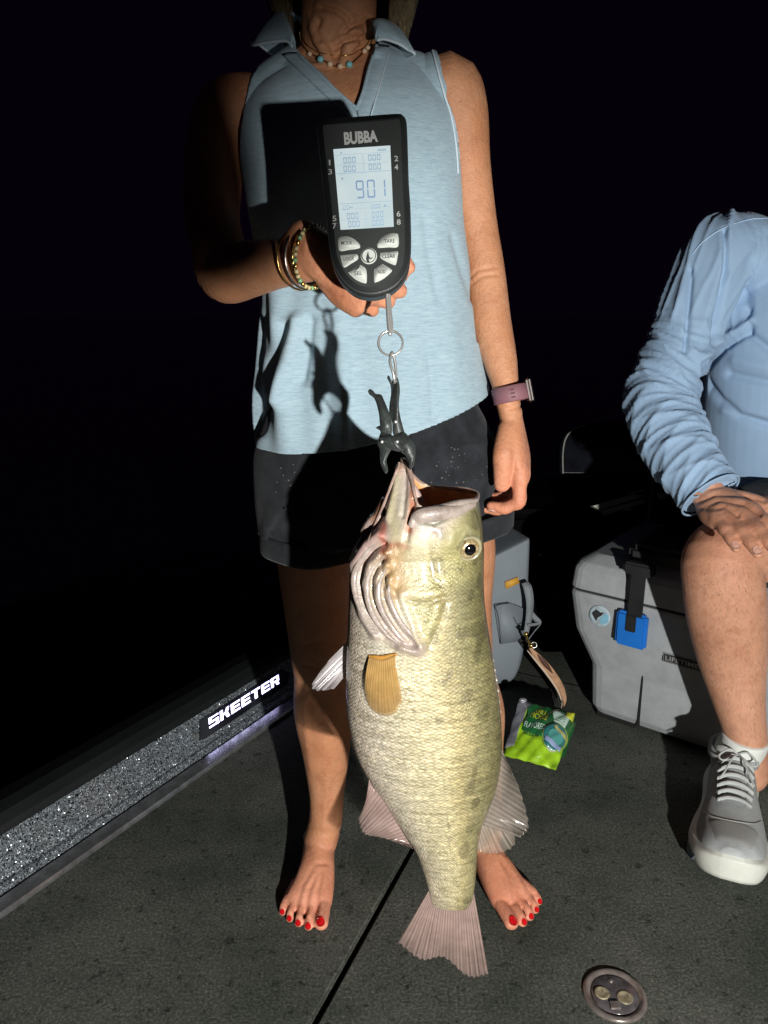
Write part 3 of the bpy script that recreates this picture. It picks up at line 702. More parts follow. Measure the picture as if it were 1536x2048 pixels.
# placket bands along the V, stitched
def band(name, e1, e2, mt, n=26, lift=.002):
    a = on_shirt(e1, lift, n); b = on_shirt(e2, lift, n); V = []; F = []
    for i in range(n):
        for k in range(5): V.append(a[i] * (1 - k / 4) + b[i] * k / 4 - FW * .0016 * math.sin(math.pi * k / 4))
    for i in range(n - 1):
        for k in range(4): F.append((i * 5 + k, i * 5 + k + 1, (i + 1) * 5 + k + 1, (i + 1) * 5 + k))
    o = me(name, V, F, mt, polo); evalmesh(o, [('SOLIDIFY', dict(thickness=.0022, offset=0))]); o.data.polygons.foreach_set('use_smooth', [True] * len(o.data.polygons)); return o
band('placket', [(592, 108), (640, 155), (680, 193), (713, 222)], [(566, 112), (615, 160), (660, 202), (712, 246)], POLO)
band('placket', [(753, 92), (738, 140), (726, 185), (714, 222)], [(778, 96), (766, 145), (752, 195), (722, 262)], POLO)
wire('neck_binding', on_shirt([(598, 112), (640, 154), (680, 192), (713, 220)], .0035, 30), .0024, POLO, polo, 8)
wire('neck_binding', on_shirt([(752, 98), (738, 142), (727, 185), (714, 220)], .0035, 30), .0024, POLO, polo, 8)
wire('placket_stitch', on_shirt([(776, 110), (763, 160), (750, 205), (735, 255)], .0030), .0009, PIPE, polo, 6)
wire('armhole_piping', on_shirt([(866, 104), (878, 150), (893, 205), (904, 250), (911, 300), (914, 345)], .0016, 30), .0016, PIPE, polo, 8)
# collar
def collar(name, outer, inner, pipe):
    n = 22; o_ = cr(np.array(outer, float), n); i_ = cr(np.array(inner, float), n); V = []; F = []
    for a, b in zip(i_, o_):
        for k in range(6):
            t = k / 5; V.append(a * (1 - t) + b * t + A(0, -.2, 1) * .010 * math.sin(math.pi * t) * (1 if True else 0))
    for i in range(n - 1):
        for k in range(5): F.append((i * 6 + k, i * 6 + k + 1, (i + 1) * 6 + k + 1, (i + 1) * 6 + k))
    o = me(name, V, F, POLO, polo); evalmesh(o, [('SOLIDIFY', dict(thickness=.0025, offset=0))]); o.data.polygons.foreach_set('use_smooth', [True] * len(o.data.polygons))
    wire('collar_piping', list(o_), .0019, PIPE, o, 8); return o
collar('collar', [at(584, 92, 1.083), at(572, 82, 1.088), at(540, 84, 1.10), at(506, 90, 1.12), A(-.175, 1.17, 1.345), A(-.15, 1.235, 1.34)],
       [at(590, 92, 1.085), at(580, 55, 1.10), at(570, 25, 1.13), A(-.127, 1.16, 1.378), A(-.115, 1.20, 1.385), A(-.085, 1.225, 1.385)], None)
collar('collar', [at(756, 80, 1.083), at(768, 78, 1.086), at(795, 86, 1.095), at(814, 98, 1.10), at(828, 110, 1.105), A(.012, 1.17, 1.318), A(.01, 1.235, 1.325)],
       [at(752, 82, 1.083), at(748, 62, 1.09), at(744, 42, 1.10), A(-.008, 1.14, 1.362), A(-.002, 1.17, 1.37), A(-.012, 1.20, 1.378), A(-.04, 1.225, 1.385)], None)
collar('collar', [A(-.15, 1.235, 1.34), A(-.06, 1.255, 1.33), A(.01, 1.235, 1.325)], [A(-.085, 1.225, 1.385), A(-.06, 1.23, 1.386), A(-.04, 1.225, 1.385)], None)

# shorts
sp = [tube([(hipx, 1.162, .66), (hipx, 1.162, .73), (hipx, 1.160, .80), (-.018, 1.158, .87)], [(.180, .110), (.186, .118), (.182, .116), (.150, .105)], (1, 0, 0), 56, 8, (.1, .2), 2.3)]
sp.append(tube([(-.095, 1.165, .80), (-.103, 1.165, .72), (-.108, 1.165, .66), (-.112, 1.165, .57)], [(.088, .110), (.090, .112), (.088, .108), (.086, .104)], (1, 0, 0), 40, 8, (.2, .0), 2.1))
sp.append(tube([(.080, 1.165, .80), (.092, 1.165, .72), (.098, 1.165, .66), (.100, 1.165, .57)], [(.088, .110), (.092, .112), (.092, .110), (.092, .108)], (1, 0, 0), 40, 8, (.2, .0), 2.1))
shorts = fuse('shorts', sp, .0032, BLACKCLOTH, wom, 5, .6)
v, n = getv(shorts); th_ = np.arctan2(v[:, 1] - 1.16, v[:, 0])
setv(shorts, v + n * (.0035 * wob(v, 14) + .003 * np.sin(th_ * 13 + 2 * wob(v, 6)) * np.clip((.72 - v[:, 2]) / .1, 0, 1))[:, None])
cut(shorts, lambda C, N: (C[:, 2] > np.where(C[:, 0] < -.008, .632, .668)))
evalmesh(shorts, [('SOLIDIFY', dict(thickness=.003, offset=-1))]); shorts.data.polygons.foreach_set('use_smooth', [True] * len(shorts.data.polygons))
# turned-up cuffs
def cuff(c, a, b, z0, z1, tilt, flare):
    rings = []
    for off, z in ((-.004, z0 + .002), (.004, z0 - .001), (.0075, z0 + .004), (.0075, z1 - .004), (.005, z1), (-.002, z1 - .002)):
        rg = []
        for t in np.linspace(0, 2 * math.pi, 64, endpoint=False):
            fx = flare * max(0, math.cos(t)) ** 3
            rg.append((c[0] + (a + off + fx) * math.cos(t), c[1] + (b + off) * math.sin(t), z + tilt * math.cos(t) + .0015 * math.sin(5 * t)))
        rings.append(rg)
    V, F = loft(rings, True, False, False)
    return me('cuff', V, F, BLACKCLOTH, shorts)
cuff((-.110, 1.165), .0795, .0975, .630, .664, -.002, .0)
cuff((.0985, 1.165), .0850, .101, .660, .694, .009, .012)
# pale specks dried on the cloth
st = bvh(shorts); sk = M('dried_speck', (.10, .10, .095), .9); vv, ff = [], []
for i in range(46):
    if i < 34: x, y = 915 + rng.randn() * 34, 945 + rng.randn() * 26
    else: x, y = 585 + rng.randn() * 16, 955 + rng.randn() * 14
    p, nn = onto(st, x, y, .0006)
    if p is None: continue
    a = ell(p, (.0012 * rng.rand() + .0006, .0005, .0011 * rng.rand() + .0005), n=7, m=5); o = len(vv); vv += list(a[0]); ff += [tuple(q + o for q in f) for f in a[1]]
me('specks', vv, ff, sk, shorts)['kind'] = 'stuff'

# necklace
bt = bvh(body)
nl = empty('necklace'); tag(nl, 'thin gold chain necklace with turquoise and cream beads at the open collar', 'necklace')
npts = []
for x, y in cr(np.array([(598, 62), (606, 90), (622, 108), (645, 119), (660, 130), (681, 137), (699, 132), (716, 118), (733, 100), (743, 78), (748, 60)], float), 60):
    p, nn = onto(bt, x, y, .0016, 1.09); npts.append(p)
npts = np.array(npts)
for _ in range(2): npts[1:-1] = (npts[:-2] + 2 * npts[1:-1] + npts[2:]) / 4
wire('chain', list(npts), .0009, M('aged_gold', (.42, .27, .12), .35, 1), nl, 6, 2)
for x, y, r, mt in ((645, 118, .0044, TURQ), (660, 131, .0040, PEARL), (681, 137, .0038, PEARL), (699, 133, .0044, TURQ), (729, 107, .0034, PEARL), (735, 100, .0032, PEARL), (622, 110, .0032, PEARL)):
    p, nn = onto(bt, x, y, .003, 1.09); me('bead', *ell(p, (r, r, r * .9), n=14, m=10), mt, nl)
nl2 = wire('fine_necklace', [onto(bt, x, y, .0014, 1.09)[0] for x, y in cr(np.array([(604, 70), (618, 92), (650, 108), (690, 112), (722, 98), (744, 72)], float), 40)], .0006, GOLD, None, 6, 2)
tag(nl2, 'fine plain gold chain lying just above the beaded necklace', 'necklace')

# wristwatch on the hanging arm
wt = empty('wristwatch'); tag(wt, 'mauve silicone wristwatch on the hanging left wrist', 'watch')
wc = (AL[-2] * .85 + AL[-1] * .15) + A(.003, -.003, .006); ax = nrm(AL[-1] - AL[-2])
def bandring(name, c, ax, a, b, hw, th, mt, parent, side, n=48, wobz=0):
    side = nrm(side - ax * (side @ ax)); nv = np.cross(ax, side); rings = []
    for off, h in ((0, -hw), (th, -hw * .9), (th, hw * .9), (0, hw), (-.0004, hw * .9), (-.0004, -hw * .9)):
        rings.append([c + side * (a + off) * math.cos(t) + nv * (b + off) * math.sin(t) + ax * (h + wobz * math.sin(2 * t + 1)) for t in np.linspace(0, 2 * math.pi, n, endpoint=False)])
    rings.append(rings[0]); V, F = loft(rings, True, False, False); return me(name, V, F, mt, parent)
bandring('watch_band', wc, ax, .0255, .0232, .0115, .0022, MAUVE, wt, A(0, 1, 0))
wx = nrm(np.cross(ax, A(0, 1, 0))); wx = wx if wx[0] > 0 else -wx
box('watch_case', wc + wx * .0262, wx * .0030, nrm(np.cross(ax, wx)) * .0160, ax * .0175, M('champagne_metal', (.20, .17, .16), .5, .3), wt, .003, 3)
box('watch_glass', wc + wx * .0297, wx * .0007, nrm(np.cross(ax, wx)) * .0145, ax * .0165, M('dark_glass', (.01, .01, .012), .08), wt, .0006, 2)
for k in range(3): box('adjustment_slot', wc - nrm(A(0, 1, 0) - ax * ax[1]) * .0275 + ax * (k - 1) * .0052 , wx * .0030, A(0, .0005, 0), ax * .0012, M('slot_shadow', (.12, .05, .06), .8), wt, .0003, 1)

# bracelets on the raised wrist
fa = nrm(WR - EL); bc = EL + (WR - EL) * .90
for i, (off, r, mt, nm, lb) in enumerate(((-.016, .0013, GOLD, 'bangle', 'thin gold bangle, outermost on the raised wrist'), (-.007, .0016, SILVER, 'bangle', 'silver bangle between the gold bangle and the beaded cord'),
                                 (.002, .0019, GOLD, 'bangle', 'thicker gold bangle next to the beaded cord bracelet'))):
    tl = nrm(fa + A(.18 * (i - 1), .12, -.1)); s1 = nrm(np.cross(tl, A(0, 1, .3))); s2 = np.cross(tl, s1)
    b_ = ringwire(nm, bc + fa * off, .0335, r, s1, s2, mt, None, 48, 8, .93); tag(b_, lb, 'bracelet')
cb = empty('beaded_bracelet'); tag(cb, 'green and cream bead cord bracelet on the raised wrist', 'bracelet')
tl = nrm(fa + A(.2, .1, -.25)); s1 = nrm(np.cross(tl, A(0, 1, .3))); s2 = np.cross(tl, s1)
ringwire('cord', bc + fa * .007, .0335, .0011, s1, s2, DARKINK, cb, 48, 6, .93)
GRB = M('green_bead', (.22, .42, .20), .4); CRB = M('straw_bead', (.55, .45, .22), .4)
for k in range(34):
    a = 2 * math.pi * k / 34; me('bead', *ell(bc + fa * .007 + s1 * .0335 * math.cos(a) + s2 * .0335 * .93 * math.sin(a), (.0027,) * 3, n=9, m=6), (GRB, CRB, CRB, GOLD)[(k * 7) % 4], cb)

# ------------------------------------------------------------------ the seated man
NAILM = M('man_nail', (.62, .34, .26), .4, var=.05, coat=.2)
man = empty('person'); tag(man, 'seated person in long-sleeved light blue shirt with one hand on a bare knee', 'person')
parts = []
HP = A(.98, 1.70, .60)
parts.append(tube([(.98, 1.72, .52), (.97, 1.71, .62), (.95, 1.68, .78), (.93, 1.66, .92), (.93, 1.67, 1.04), (.94, 1.70, 1.14), (.95, 1.72, 1.19)],
                  [(.17, .13), (.175, .15), (.185, .165), (.19, .15), (.20, .125), (.15, .09), (.08, .07)], nrm(A(1, -.25, 0)), 36, 5))
parts.append(tube([(.95, 1.72, 1.15), (.94, 1.70, 1.24), (.93, 1.69, 1.30)], [.062, .06, .06], (1, 0, 0), 24, 4))
parts.append(ell((.925, 1.67, 1.40), (.078, .098, .12))); parts.append(ell((.915, 1.585, 1.39), (.012, .022, .022)))
for sx in (-1, 1): parts.append(ell((.925 + sx * .08, 1.68, 1.40), (.01, .02, .03)))
SLV = [(1455, 505, 1.64), (1400, 590, 1.62), (1362, 690, 1.60), (1322, 800, 1.57), (1348, 880, 1.51), (1385, 945, 1.45), (1420, 990, 1.41)]
SP = [at(*p) for p in SLV]
parts.append(tube([A(.80, 1.68, 1.06)] + SP, [.06, .062, .052, .048, .045, .044, .036, (.034, .026)], (1, 0, 0), 26, 5))
WM = at(1424, 996, 1.405)
HD = nrm(at(1502, 1062, 1.265) - WM)
nbM = nrm(A(-.25, -.55, .80))
handM, tipsM = mkhand(WM + A(0, 0, .002), HD, nbM, sc=1.10, splay=.045,
    curls=[(.08, .22, .15), (.08, .22, .15), (.10, .22, .15), (.10, .22, .15)],
    fat=1.42, thumb=dict(side=A(.6, .8, .1), p=[(.04, .048, -.012), (.07, .064, -.022), (.095, .07, -.035)], flat=A(0, 0, 1)), wr=(.033, .025))
parts += handM
# bare leg with the hand on it
def mc(px, py, Y): return at(px, py, Y)
K = mc(1452, 1140, 1.385)
LG = [A(.95, 1.70, .53), A(.84, 1.58, .545), A(.73, 1.46, .545), mc(1445, 1118, 1.40), mc(1446, 1165, 1.385), mc(1452, 1230, 1.40), mc(1462, 1310, 1.41), mc(1477, 1400, 1.40), mc(1490, 1465, 1.39), mc(1495, 1510, 1.385), mc(1497, 1545, 1.38)]
parts.append(tube(LG, [(.10, .095), (.095, .09), (.085, .08), (.072, .070), (.073, .066), (.074, .070), (.066, .064), (.050, .052), (.042, .046), (.040, .044), (.04, .044)], (1, -.3, 0), 36, 6))
parts.append(tube([mc(1444, 1165, 1.345), mc(1449, 1215, 1.352), mc(1458, 1300, 1.37)], [(.030, .02), (.026, .018), (.014, .01)], (1, 0, 0), 18, 5))
AK = LG[-1]
parts.append(tube([(1.03, 1.68, .53), (1.08, 1.50, .545), (1.12, 1.36, .54), (1.13, 1.31, .50), (1.13, 1.33, .30), (1.13, 1.36, .10)], [.095, .085, .072, .068, .064, .042], (1, 0, 0), 24, 5))
parts.append(tube([(1.13, 1.37, .05), (1.13, 1.30, .04), (1.13, 1.15, .03)], [.035, .04, .035], (1, 0, 0), 16, 4))
parts.append(tube([(1.10, 1.68, 1.06), (1.22, 1.66, .98), (1.26, 1.60, .80), (1.20, 1.45, .66), (1.16, 1.36, .62)], [.06, .055, .045, .035, .03], (1, 0, 0), 20, 5))
mb = fuse('body', parts, .0030, SKIN_M, man, 5, .55)
v, n = getv(mb); xy = toxy(v); d = .0012 * wob(v, 20)
hm = (np.linalg.norm(v - WM, axis=1) < .22) & (v[:, 1] < 1.44)
for poly in ([(1400, 1005), (1430, 992), (1480, 992), (1530, 1002)], [(1405, 1018), (1440, 1003), (1490, 1010), (1520, 1030)], [(1415, 1020), (1450, 1015), (1475, 1032)], [(1418, 978), (1460, 970), (1500, 968)]):
    q = segdist(xy, poly); d = d - hm * .0022 * np.exp(-(q / 3.5) ** 2) + hm * .001 * np.exp(-((q - 8) / 4) ** 2)
setv(mb, v + n * d[:, None])
red = np.ones((len(v), 3)); kk = np.clip(np.exp(-((v - A(.64, 1.30, .60)) ** 2).sum(1) / .05 ** 2), 0, 1)[:, None]
colattr(mb, red * (1 - kk * .6) + A(1.18, .95, .95) * kk * .6)
for (c_, cur, up_, r_) in tipsM: nail_obj(c_ - cur * .003 + up_ * r_ * .92, cur, up_, r_ * .72, NAILM, man, 'fingernail')
for sx in (-1, 1): me('eye', *ell((.912 + sx * .033, 1.588, 1.42), (.014, .010, .010), n=12, m=8), bpy.data.materials['eye_white'], man)
me('mouth', *ell((.913, 1.578, 1.345), (.026, .006, .005), n=14, m=8), bpy.data.materials['lips'], man)
me('hair', *ell((.927, 1.69, 1.435), (.083, .098, .10), n=28, m=18), HAIR, man)
# leg hair: short fine strands standing off the shin
lt_ = bvh(mb); vv, ff = [], []
for i in range(1300):
    x = 1355 + rng.rand() * 190; y = 1110 + rng.rand() * 400
    p, nn = onto(lt_, x, y, -.0005)
    if p is None or p[1] > 1.55: continue
    dn = nrm(nn + A(rng.randn() * .4, 0, -1.1 + rng.randn() * .3)); ln = .006 + rng.rand() * .007; sd = nrm(np.cross(dn, nn)) * .00013
    o = len(vv); vv += [p - sd, p + sd, p + dn * ln * .6 + nn * .001 + sd * .6, p + dn * ln * .6 + nn * .001 - sd * .6, p + dn * ln]
    ff += [(o, o + 1, o + 2, o + 3), (o + 3, o + 2, o + 4)]
o_ = me('leg_hair', vv, ff, M('leg_hair', (.24, .12, .06), .5, var=.4), man); o_['kind'] = 'stuff'

# long-sleeved shirt: one continuous garment, wrinkles modelled
tp = tube([(.99, 1.72, .50), (.975, 1.71, .60), (.955, 1.68, .76), (.935, 1.655, .90), (.93, 1.665, 1.02), (.935, 1.69, 1.11), (.945, 1.71, 1.185)],
          [(.225, .165), (.235, .175), (.245, .185), (.240, .168), (.232, .142), (.20, .115), (.10, .085)], nrm(A(1, -.25, 0)), 60, 8, (.05, .3), 2.2)
sl = tube([A(.82, 1.68, 1.07)] + SP, [.078, .079, .070, .069, .074, .072, .064, .058], (1, 0, 0), 48, 10, (.5, .02))
sl2 = tube([(1.08, 1.68, 1.07), (1.22, 1.66, .98), (1.28, 1.60, .80), (1.22, 1.46, .68), (1.18, 1.38, .64)], [.078, .074, .068, .058, .05], (1, 0, 0), 30, 6)
sht = fuse('long_sleeved_shirt', [tp, sl, sl2], .0032, SHIRT, man, 8, .6)
v, n = getv(sht)
sa = np.array([A(.82, 1.68, 1.07)] + SP); cl = cr(sa, 200); cum = np.r_[0, np.cumsum(np.linalg.norm(np.diff(cl, axis=0), axis=1))]
sub = v[::1]; idx = np.zeros(len(v), int); best = np.full(len(v), 9.)
for k in range(200):
    q = ((v - cl[k]) ** 2).sum(1); m_ = q < best; best[m_] = q[m_]; idx[m_] = k
u = cum[idx]; slv = (np.sqrt(best) < .105) & (idx > 22)
T_ = np.gradient(cl, axis=0); T_ /= np.linalg.norm(T_, axis=1)[:, None]
rel = v - cl[idx]; ang = np.arctan2((rel * A(0, -1, .3)).sum(1), (rel * A(1, 0, 0)).sum(1))
el_u = cum[100]
low = np.clip((u - .28) / .06, 0, 1)
def crease(ph, sharp=1.6): return (1 - np.abs(np.sin(ph))) ** sharp
w1 = wob(v, 9); w2 = wob(v, 21)
w3 = wob(v, 15)
ring_f = crease(u * 66 + 2.2 * w1 + 1.9 * np.sin(ang + .6) + 1.2 * w3, 1.3) * (.0042 + .0022 * w3) + crease(u * 118 + 2.8 * w3 - 1.6 * np.sin(ang + 2), 1.7) * .0042 + crease(u * 60 + ang * 2.0 + 2.5 * w1, 2.2) * .004 + crease(u * 210 - ang * 1.5 + 3 * w3, 1.6) * .0016
long_f = crease(ang * 3.2 + 1.2 * w1 + u * 4, 1.8) * .008 + crease(ang * 6 + 2 * w1 - u * 9, 1.8) * .0035
up_ = np.clip(1 - low, 0, 1) * np.clip((u - .03) / .06, 0, 1)
d = slv * ((low * (ring_f - .005)) + up_ * (long_f - .003)) + .0022 * w1 * .6
xy = toxy(v); fr = v[:, 1] < 1.68
for poly, w_, h_ in (([(1540, 850), (1480, 830), (1440, 800), (1410, 760)], 8, -.009), ([(1536, 765), (1490, 755), (1460, 748)], 9, -.008), ([(1540, 700), (1500, 670), (1495, 620)], 9, -.010),
                     ([(1405, 715), (1440, 680), (1478, 660), (1500, 640)], 8, .012), ([(1412, 735), (1450, 695), (1497, 665)], 6, -.010), ([(1450, 460), (1452, 540), (1440, 620), (1428, 690)], 6, -.014),
                     ([(1536, 830), (1450, 820)], 10, .004), ([(1380, 540), (1376, 620), (1372, 700)], 6, -.010), ([(1536, 470), (1505, 520), (1490, 600)], 12, -.005), ([(1470, 720), (1536, 735)], 12, .005)):
    q = segdist(xy, poly); d = d + fr * h_ * np.exp(-(q / w_) ** 2)
setv(sht, v + n * d[:, None])
T_e = nrm(SP[-1] - SP[-2])
cut(sht, lambda C, N: ~(((C - SP[-1]) @ T_e > .001) & (np.linalg.norm(C - SP[-1], axis=1) < .1)) & ~((np.hypot(C[:, 0] - .945, C[:, 1] - 1.71) < .075) & (C[:, 2] > 1.16)))
evalmesh(sht, [('SMOOTH', dict(factor=.35, iterations=1)), ('SOLIDIFY', dict(thickness=.0022, offset=-1))]); sht.data.polygons.foreach_set('use_smooth', [True] * len(sht.data.polygons))
mt_ = bvh(sht)
def on_m(poly, lift=.001, n=26):
    k = np.array([onto(mt_, x, y, lift, 1.6)[0] for x, y in cr(np.array(poly, float), n)])
    for _ in range(3): k[1:-1] = (k[:-2] + 2 * k[1:-1] + k[2:]) / 4
    return list(k)
wire('shoulder_seam', on_m([(1385, 508), (1410, 480), (1450, 455), (1495, 440), (1534, 437)]), .0012, M('seam_thread', (.45, .60, .78), .8), sht, 6)
# hemmed end of the sleeve
s1_ = nrm(np.cross(T_e, A(0, 0, 1))); s2_ = np.cross(T_e, s1_)
ringwire('sleeve_hem', SP[-1] + T_e * .001, .0585, .0022, s1_, s2_, SHIRT, sht, 64, 8, 1.0)
# shorts of the man
sp = [tube([(.965, 1.72, .525), (.86, 1.60, .548), (.775, 1.51, .552)], [(.135, .115), (.115, .108), (.105, .100)], (1, -.3, 0), 36, 8, (.3, .05)),
      tube([(1.04, 1.70, .53), (1.085, 1.52, .55), (1.10, 1.45, .55)], [(.12, .11), (.11, .1), (.10, .1)], (1, 0, 0), 30, 6, (.3, .05)), ell((1.0, 1.75, .53), (.20, .15, .10))]
ms = fuse('shorts', sp, .005, BLACKCLOTH, man, 5); v, n = getv(ms); setv(ms, v + n * (.005 * wob(v, 12))[:, None])

# running shoe with sock
shoe = empty('shoe'); shoe.parent = man
HS = fl(1520, 1655); tip = fl(1398, 1752); 
HS = A(.738, 1.438, 0)
SF = nrm(A(-.40, -.916, 0)); SS = A(SF[1], -SF[0], 0)     # SS: towards the image left (outer side)
if SS[0] > 0: SS = -SS
SL = .315
def sp3(a, b, z): return HS + SF * (a * 1.07 - .006) + SS * b * 1.07 + A(0, 0, z * 1.06)
def shoe_parts(sp3, parent):
    outl = []
    # (along, left, right) footprint of the sole
    fp = [(-.012, .022, .022), (.0, .038, .038), (.03, .047, .047), (.08, .047, .045), (.13, .050, .046), (.18, .060, .054), (.225, .065, .058), (.265, .060, .056), (.293, .048, .048), (.308, .033, .035), (.316, .016, .018)]
    q = cr([(a, l, r) for a, l, r in fp], 44)
    def solerings(zs):
        R = []
        for z, grow, a0 in zs:
            ring = [sp3(a, l * grow + .0, z + zlift(a)) for a, l, r in q] + [sp3(a, -r * grow, z + zlift(a)) for a, l, r in q[::-1]]
            R.append(ring)
        return R
    zlift = lambda a: .022 * max(0, (a - .21) / .10) ** 2 + .012 * max(0, (.03 - a) / .04) ** 1.5
    V, F = loft(solerings([(.002, .90, 0), (.008, .97, 0), (.020, 1.04, 0), (.034, 1.05, 0), (.040, .99, 0), (.043, .90, 0)]), True, True, True)
    o = me('sole', V, F, SOLE, parent)
    # slate side insert at the forefoot and groove lines
    bm = [sp3(a, l * 1.07, z + zlift(a)) for a, l, r, z in [(x, *[np.interp(x, q[:, 0], q[:, i]) for i in (1, 2)], z) for x, z in ((.20, .006), (.24, .006), (.275, .009), (.285, .022), (.26, .026), (.225, .030), (.20, .024))]]
    ins = plate('sole_insert', None, 0, 0, SOLEDK, o, 0, P=(bm, [p - SS * .012 for p in bm]))
    rings = []
    st = [(-.006, .032, .052, .018), (.02, .040, .075, .040), (.055, .042, .090, .052), (.085, .043, .092, .052), (.12, .045, .080, .046), (.155, .050, .066, .036), (.19, .055, .056, .026), (.225, .057, .050, .020), (.26, .053, .044, .014), (.285, .042, .036, .008), (.304, .020, .024, .002)]
    q2 = cr(st, 60)
    for a, w_, h, _ in q2:
        z0 = .036 + zlift(a); ring = []
        for t in np.linspace(0, math.pi * 2, 40, endpoint=False):
            c, s_ = math.cos(t), math.sin(t); e = .78
            x = w_ * np.sign(c) * abs(c) ** e; z = h * np.sign(s_) * abs(s_) ** .8 if s_ > 0 else s_ * .014
            ring.append(sp3(a, x * (1 - .10 * max(0, s_)), z0 + z))
        rings.append(ring)
    V, F = loft(rings, True, True, True)
    up = me('upper', V, F, SHOEUP, parent); v, n = getv(up)
    return o, up, q2, zlift
o_sole, o_up, q2, zl = shoe_parts(sp3, shoe)
ut = bvh(o_up)
def ons(a, b, lift=.002, up=True):
    """drop a point at (along, across) on to the upper from above"""
    p = sp3(a, b, .25); h = ut.ray_cast(Vector(p), Vector((0, 0, -1)))
    return (np.array(h[0]) + np.array(h[1]) * (1 if h[1][2] > 0 else -1) * lift) if h[0] else sp3(a, b, .05)
def strap(name, a_b, hw, th, mt, parent, n=22):
    P = cr(np.array(a_b, float), n); pts = np.array([ons(a, b, th) for a, b in P]); V = []; F = []
    T = np.gradient(pts, axis=0); 
    for i in range(n):
        sd = nrm(np.cross(T[i], A(0, 0, 1)) + 1e-6)
        V += [pts[i] - sd * hw, pts[i] - sd * hw * .7 + A(0, 0, th * .8), pts[i] + sd * hw * .7 + A(0, 0, th * .8), pts[i] + sd * hw]
    for i in range(n - 1):
        for k in range(3): F.append((i * 4 + k, i * 4 + k + 1, (i + 1) * 4 + k + 1, (i + 1) * 4 + k))
    return me(name, V, F, mt, parent)
def patch(name, poly, lift, mt, parent, n=9):
    """overlay panel draped on the upper: quad of (along, across) corners"""
    (a0, b0), (a1, b1), (a2, b2), (a3, b3) = poly; V = []; F = []
    for i in range(n):
        for j in range(n):
            u, v_ = i / (n - 1), j / (n - 1)
            a = (a0 * (1 - u) + a1 * u) * (1 - v_) + (a3 * (1 - u) + a2 * u) * v_; b = (b0 * (1 - u) + b1 * u) * (1 - v_) + (b3 * (1 - u) + b2 * u) * v_
            e = .0 if 0 < i < n - 1 and 0 < j < n - 1 else -lift * 1.3
            V.append(ons(a, b, lift + e))
    for i in range(n - 1):
        for j in range(n - 1): F.append((i * n + j, i * n + j + 1, (i + 1) * n + j + 1, (i + 1) * n + j))
    return me(name, V, F, mt, parent)
patch('toe_overlay', [(.292, -.028), (.235, -.043), (.235, .043), (.292, .028)], .0016, SHOEOV, o_up, 12)
patch('tongue', [(.175, -.015), (.085, -.020), (.085, .020), (.175, .015)], .006, SHOEUP, o_up)
patch('eyestay', [(.195, .016), (.095, .020), (.095, .031), (.19, .030)], .0045, SHOEOV, o_up)
patch('eyestay', [(.195, -.016), (.095, -.020), (.095, -.031), (.19, -.030)], .0045, SHOEOV, o_up)
LACE = M('grey_lace', (.46, .48, .47), .8, bump=.0006, bs=700)
for i, a in enumerate((.105, .122, .139, .156, .173, .188)):
    strap('lace', [(a + .006, -.026), (a, -.01), (a, .01), (a + .006, .026)], .0034, .0075 if i < 5 else .006, LACE, o_up)
kn = ons(.098, 0, .014)
for s_ in (-1, 1):
    wire('lace_loop', [kn, kn + SS * s_ * .016 + SF * .004 + A(0, 0, .010), kn + SS * s_ * .034 + SF * .018 + A(0, 0, .0), kn + SS * s_ * .026 + SF * .026 - A(0, 0, .004), kn + SS * s_ * .008 + SF * .01], .0020, LACE, o_up, 8)
    wire('lace_end', [kn, kn + SS * s_ * .010 + SF * .022 + A(0, 0, .002), kn + SS * s_ * .022 + SF * .052 - A(0, 0, .012), kn + SS * s_ * .030 + SF * .066 - A(0, 0, .020)], .0018, LACE, o_up, 8)
wire('toe_seam', [ons(a, b, .0012) for a, b in cr([(.205, .046), (.228, .034), (.238, .015), (.236, -.01), (.225, -.030), (.20, -.044)], 26)], .0014, SHOEOV, o_up, 6)
ankc = HS + SF * .052
bandring('ankle_collar', ankc + A(0, 0, .122), A(0, 0, 1), .046, .052, .010, .006, SHOEUP, shoe, SS)
me('heel_counter', *tube([ankc + A(0, 0, .05), ankc + A(0, 0, .09), ankc + A(0, 0, .122)], [(.040, .050), (.044, .053), (.047, .054)], SS, 40, 6, (0, 0)), SHOEUP, shoe)
sk_ = me('sock', *tube([ankc + A(0, 0, .09), ankc + A(.003, -.004, .125), AK * .35 + (ankc + A(0, 0, .15)) * .65, A(AK[0], AK[1], .158) * .5 + (ankc + A(0, 0, .158)) * .5], [(.043, .05), (.045, .050), (.045, .049), (.0445, .048)], SS, 36, 6, (0, .1)), SOCK, man)

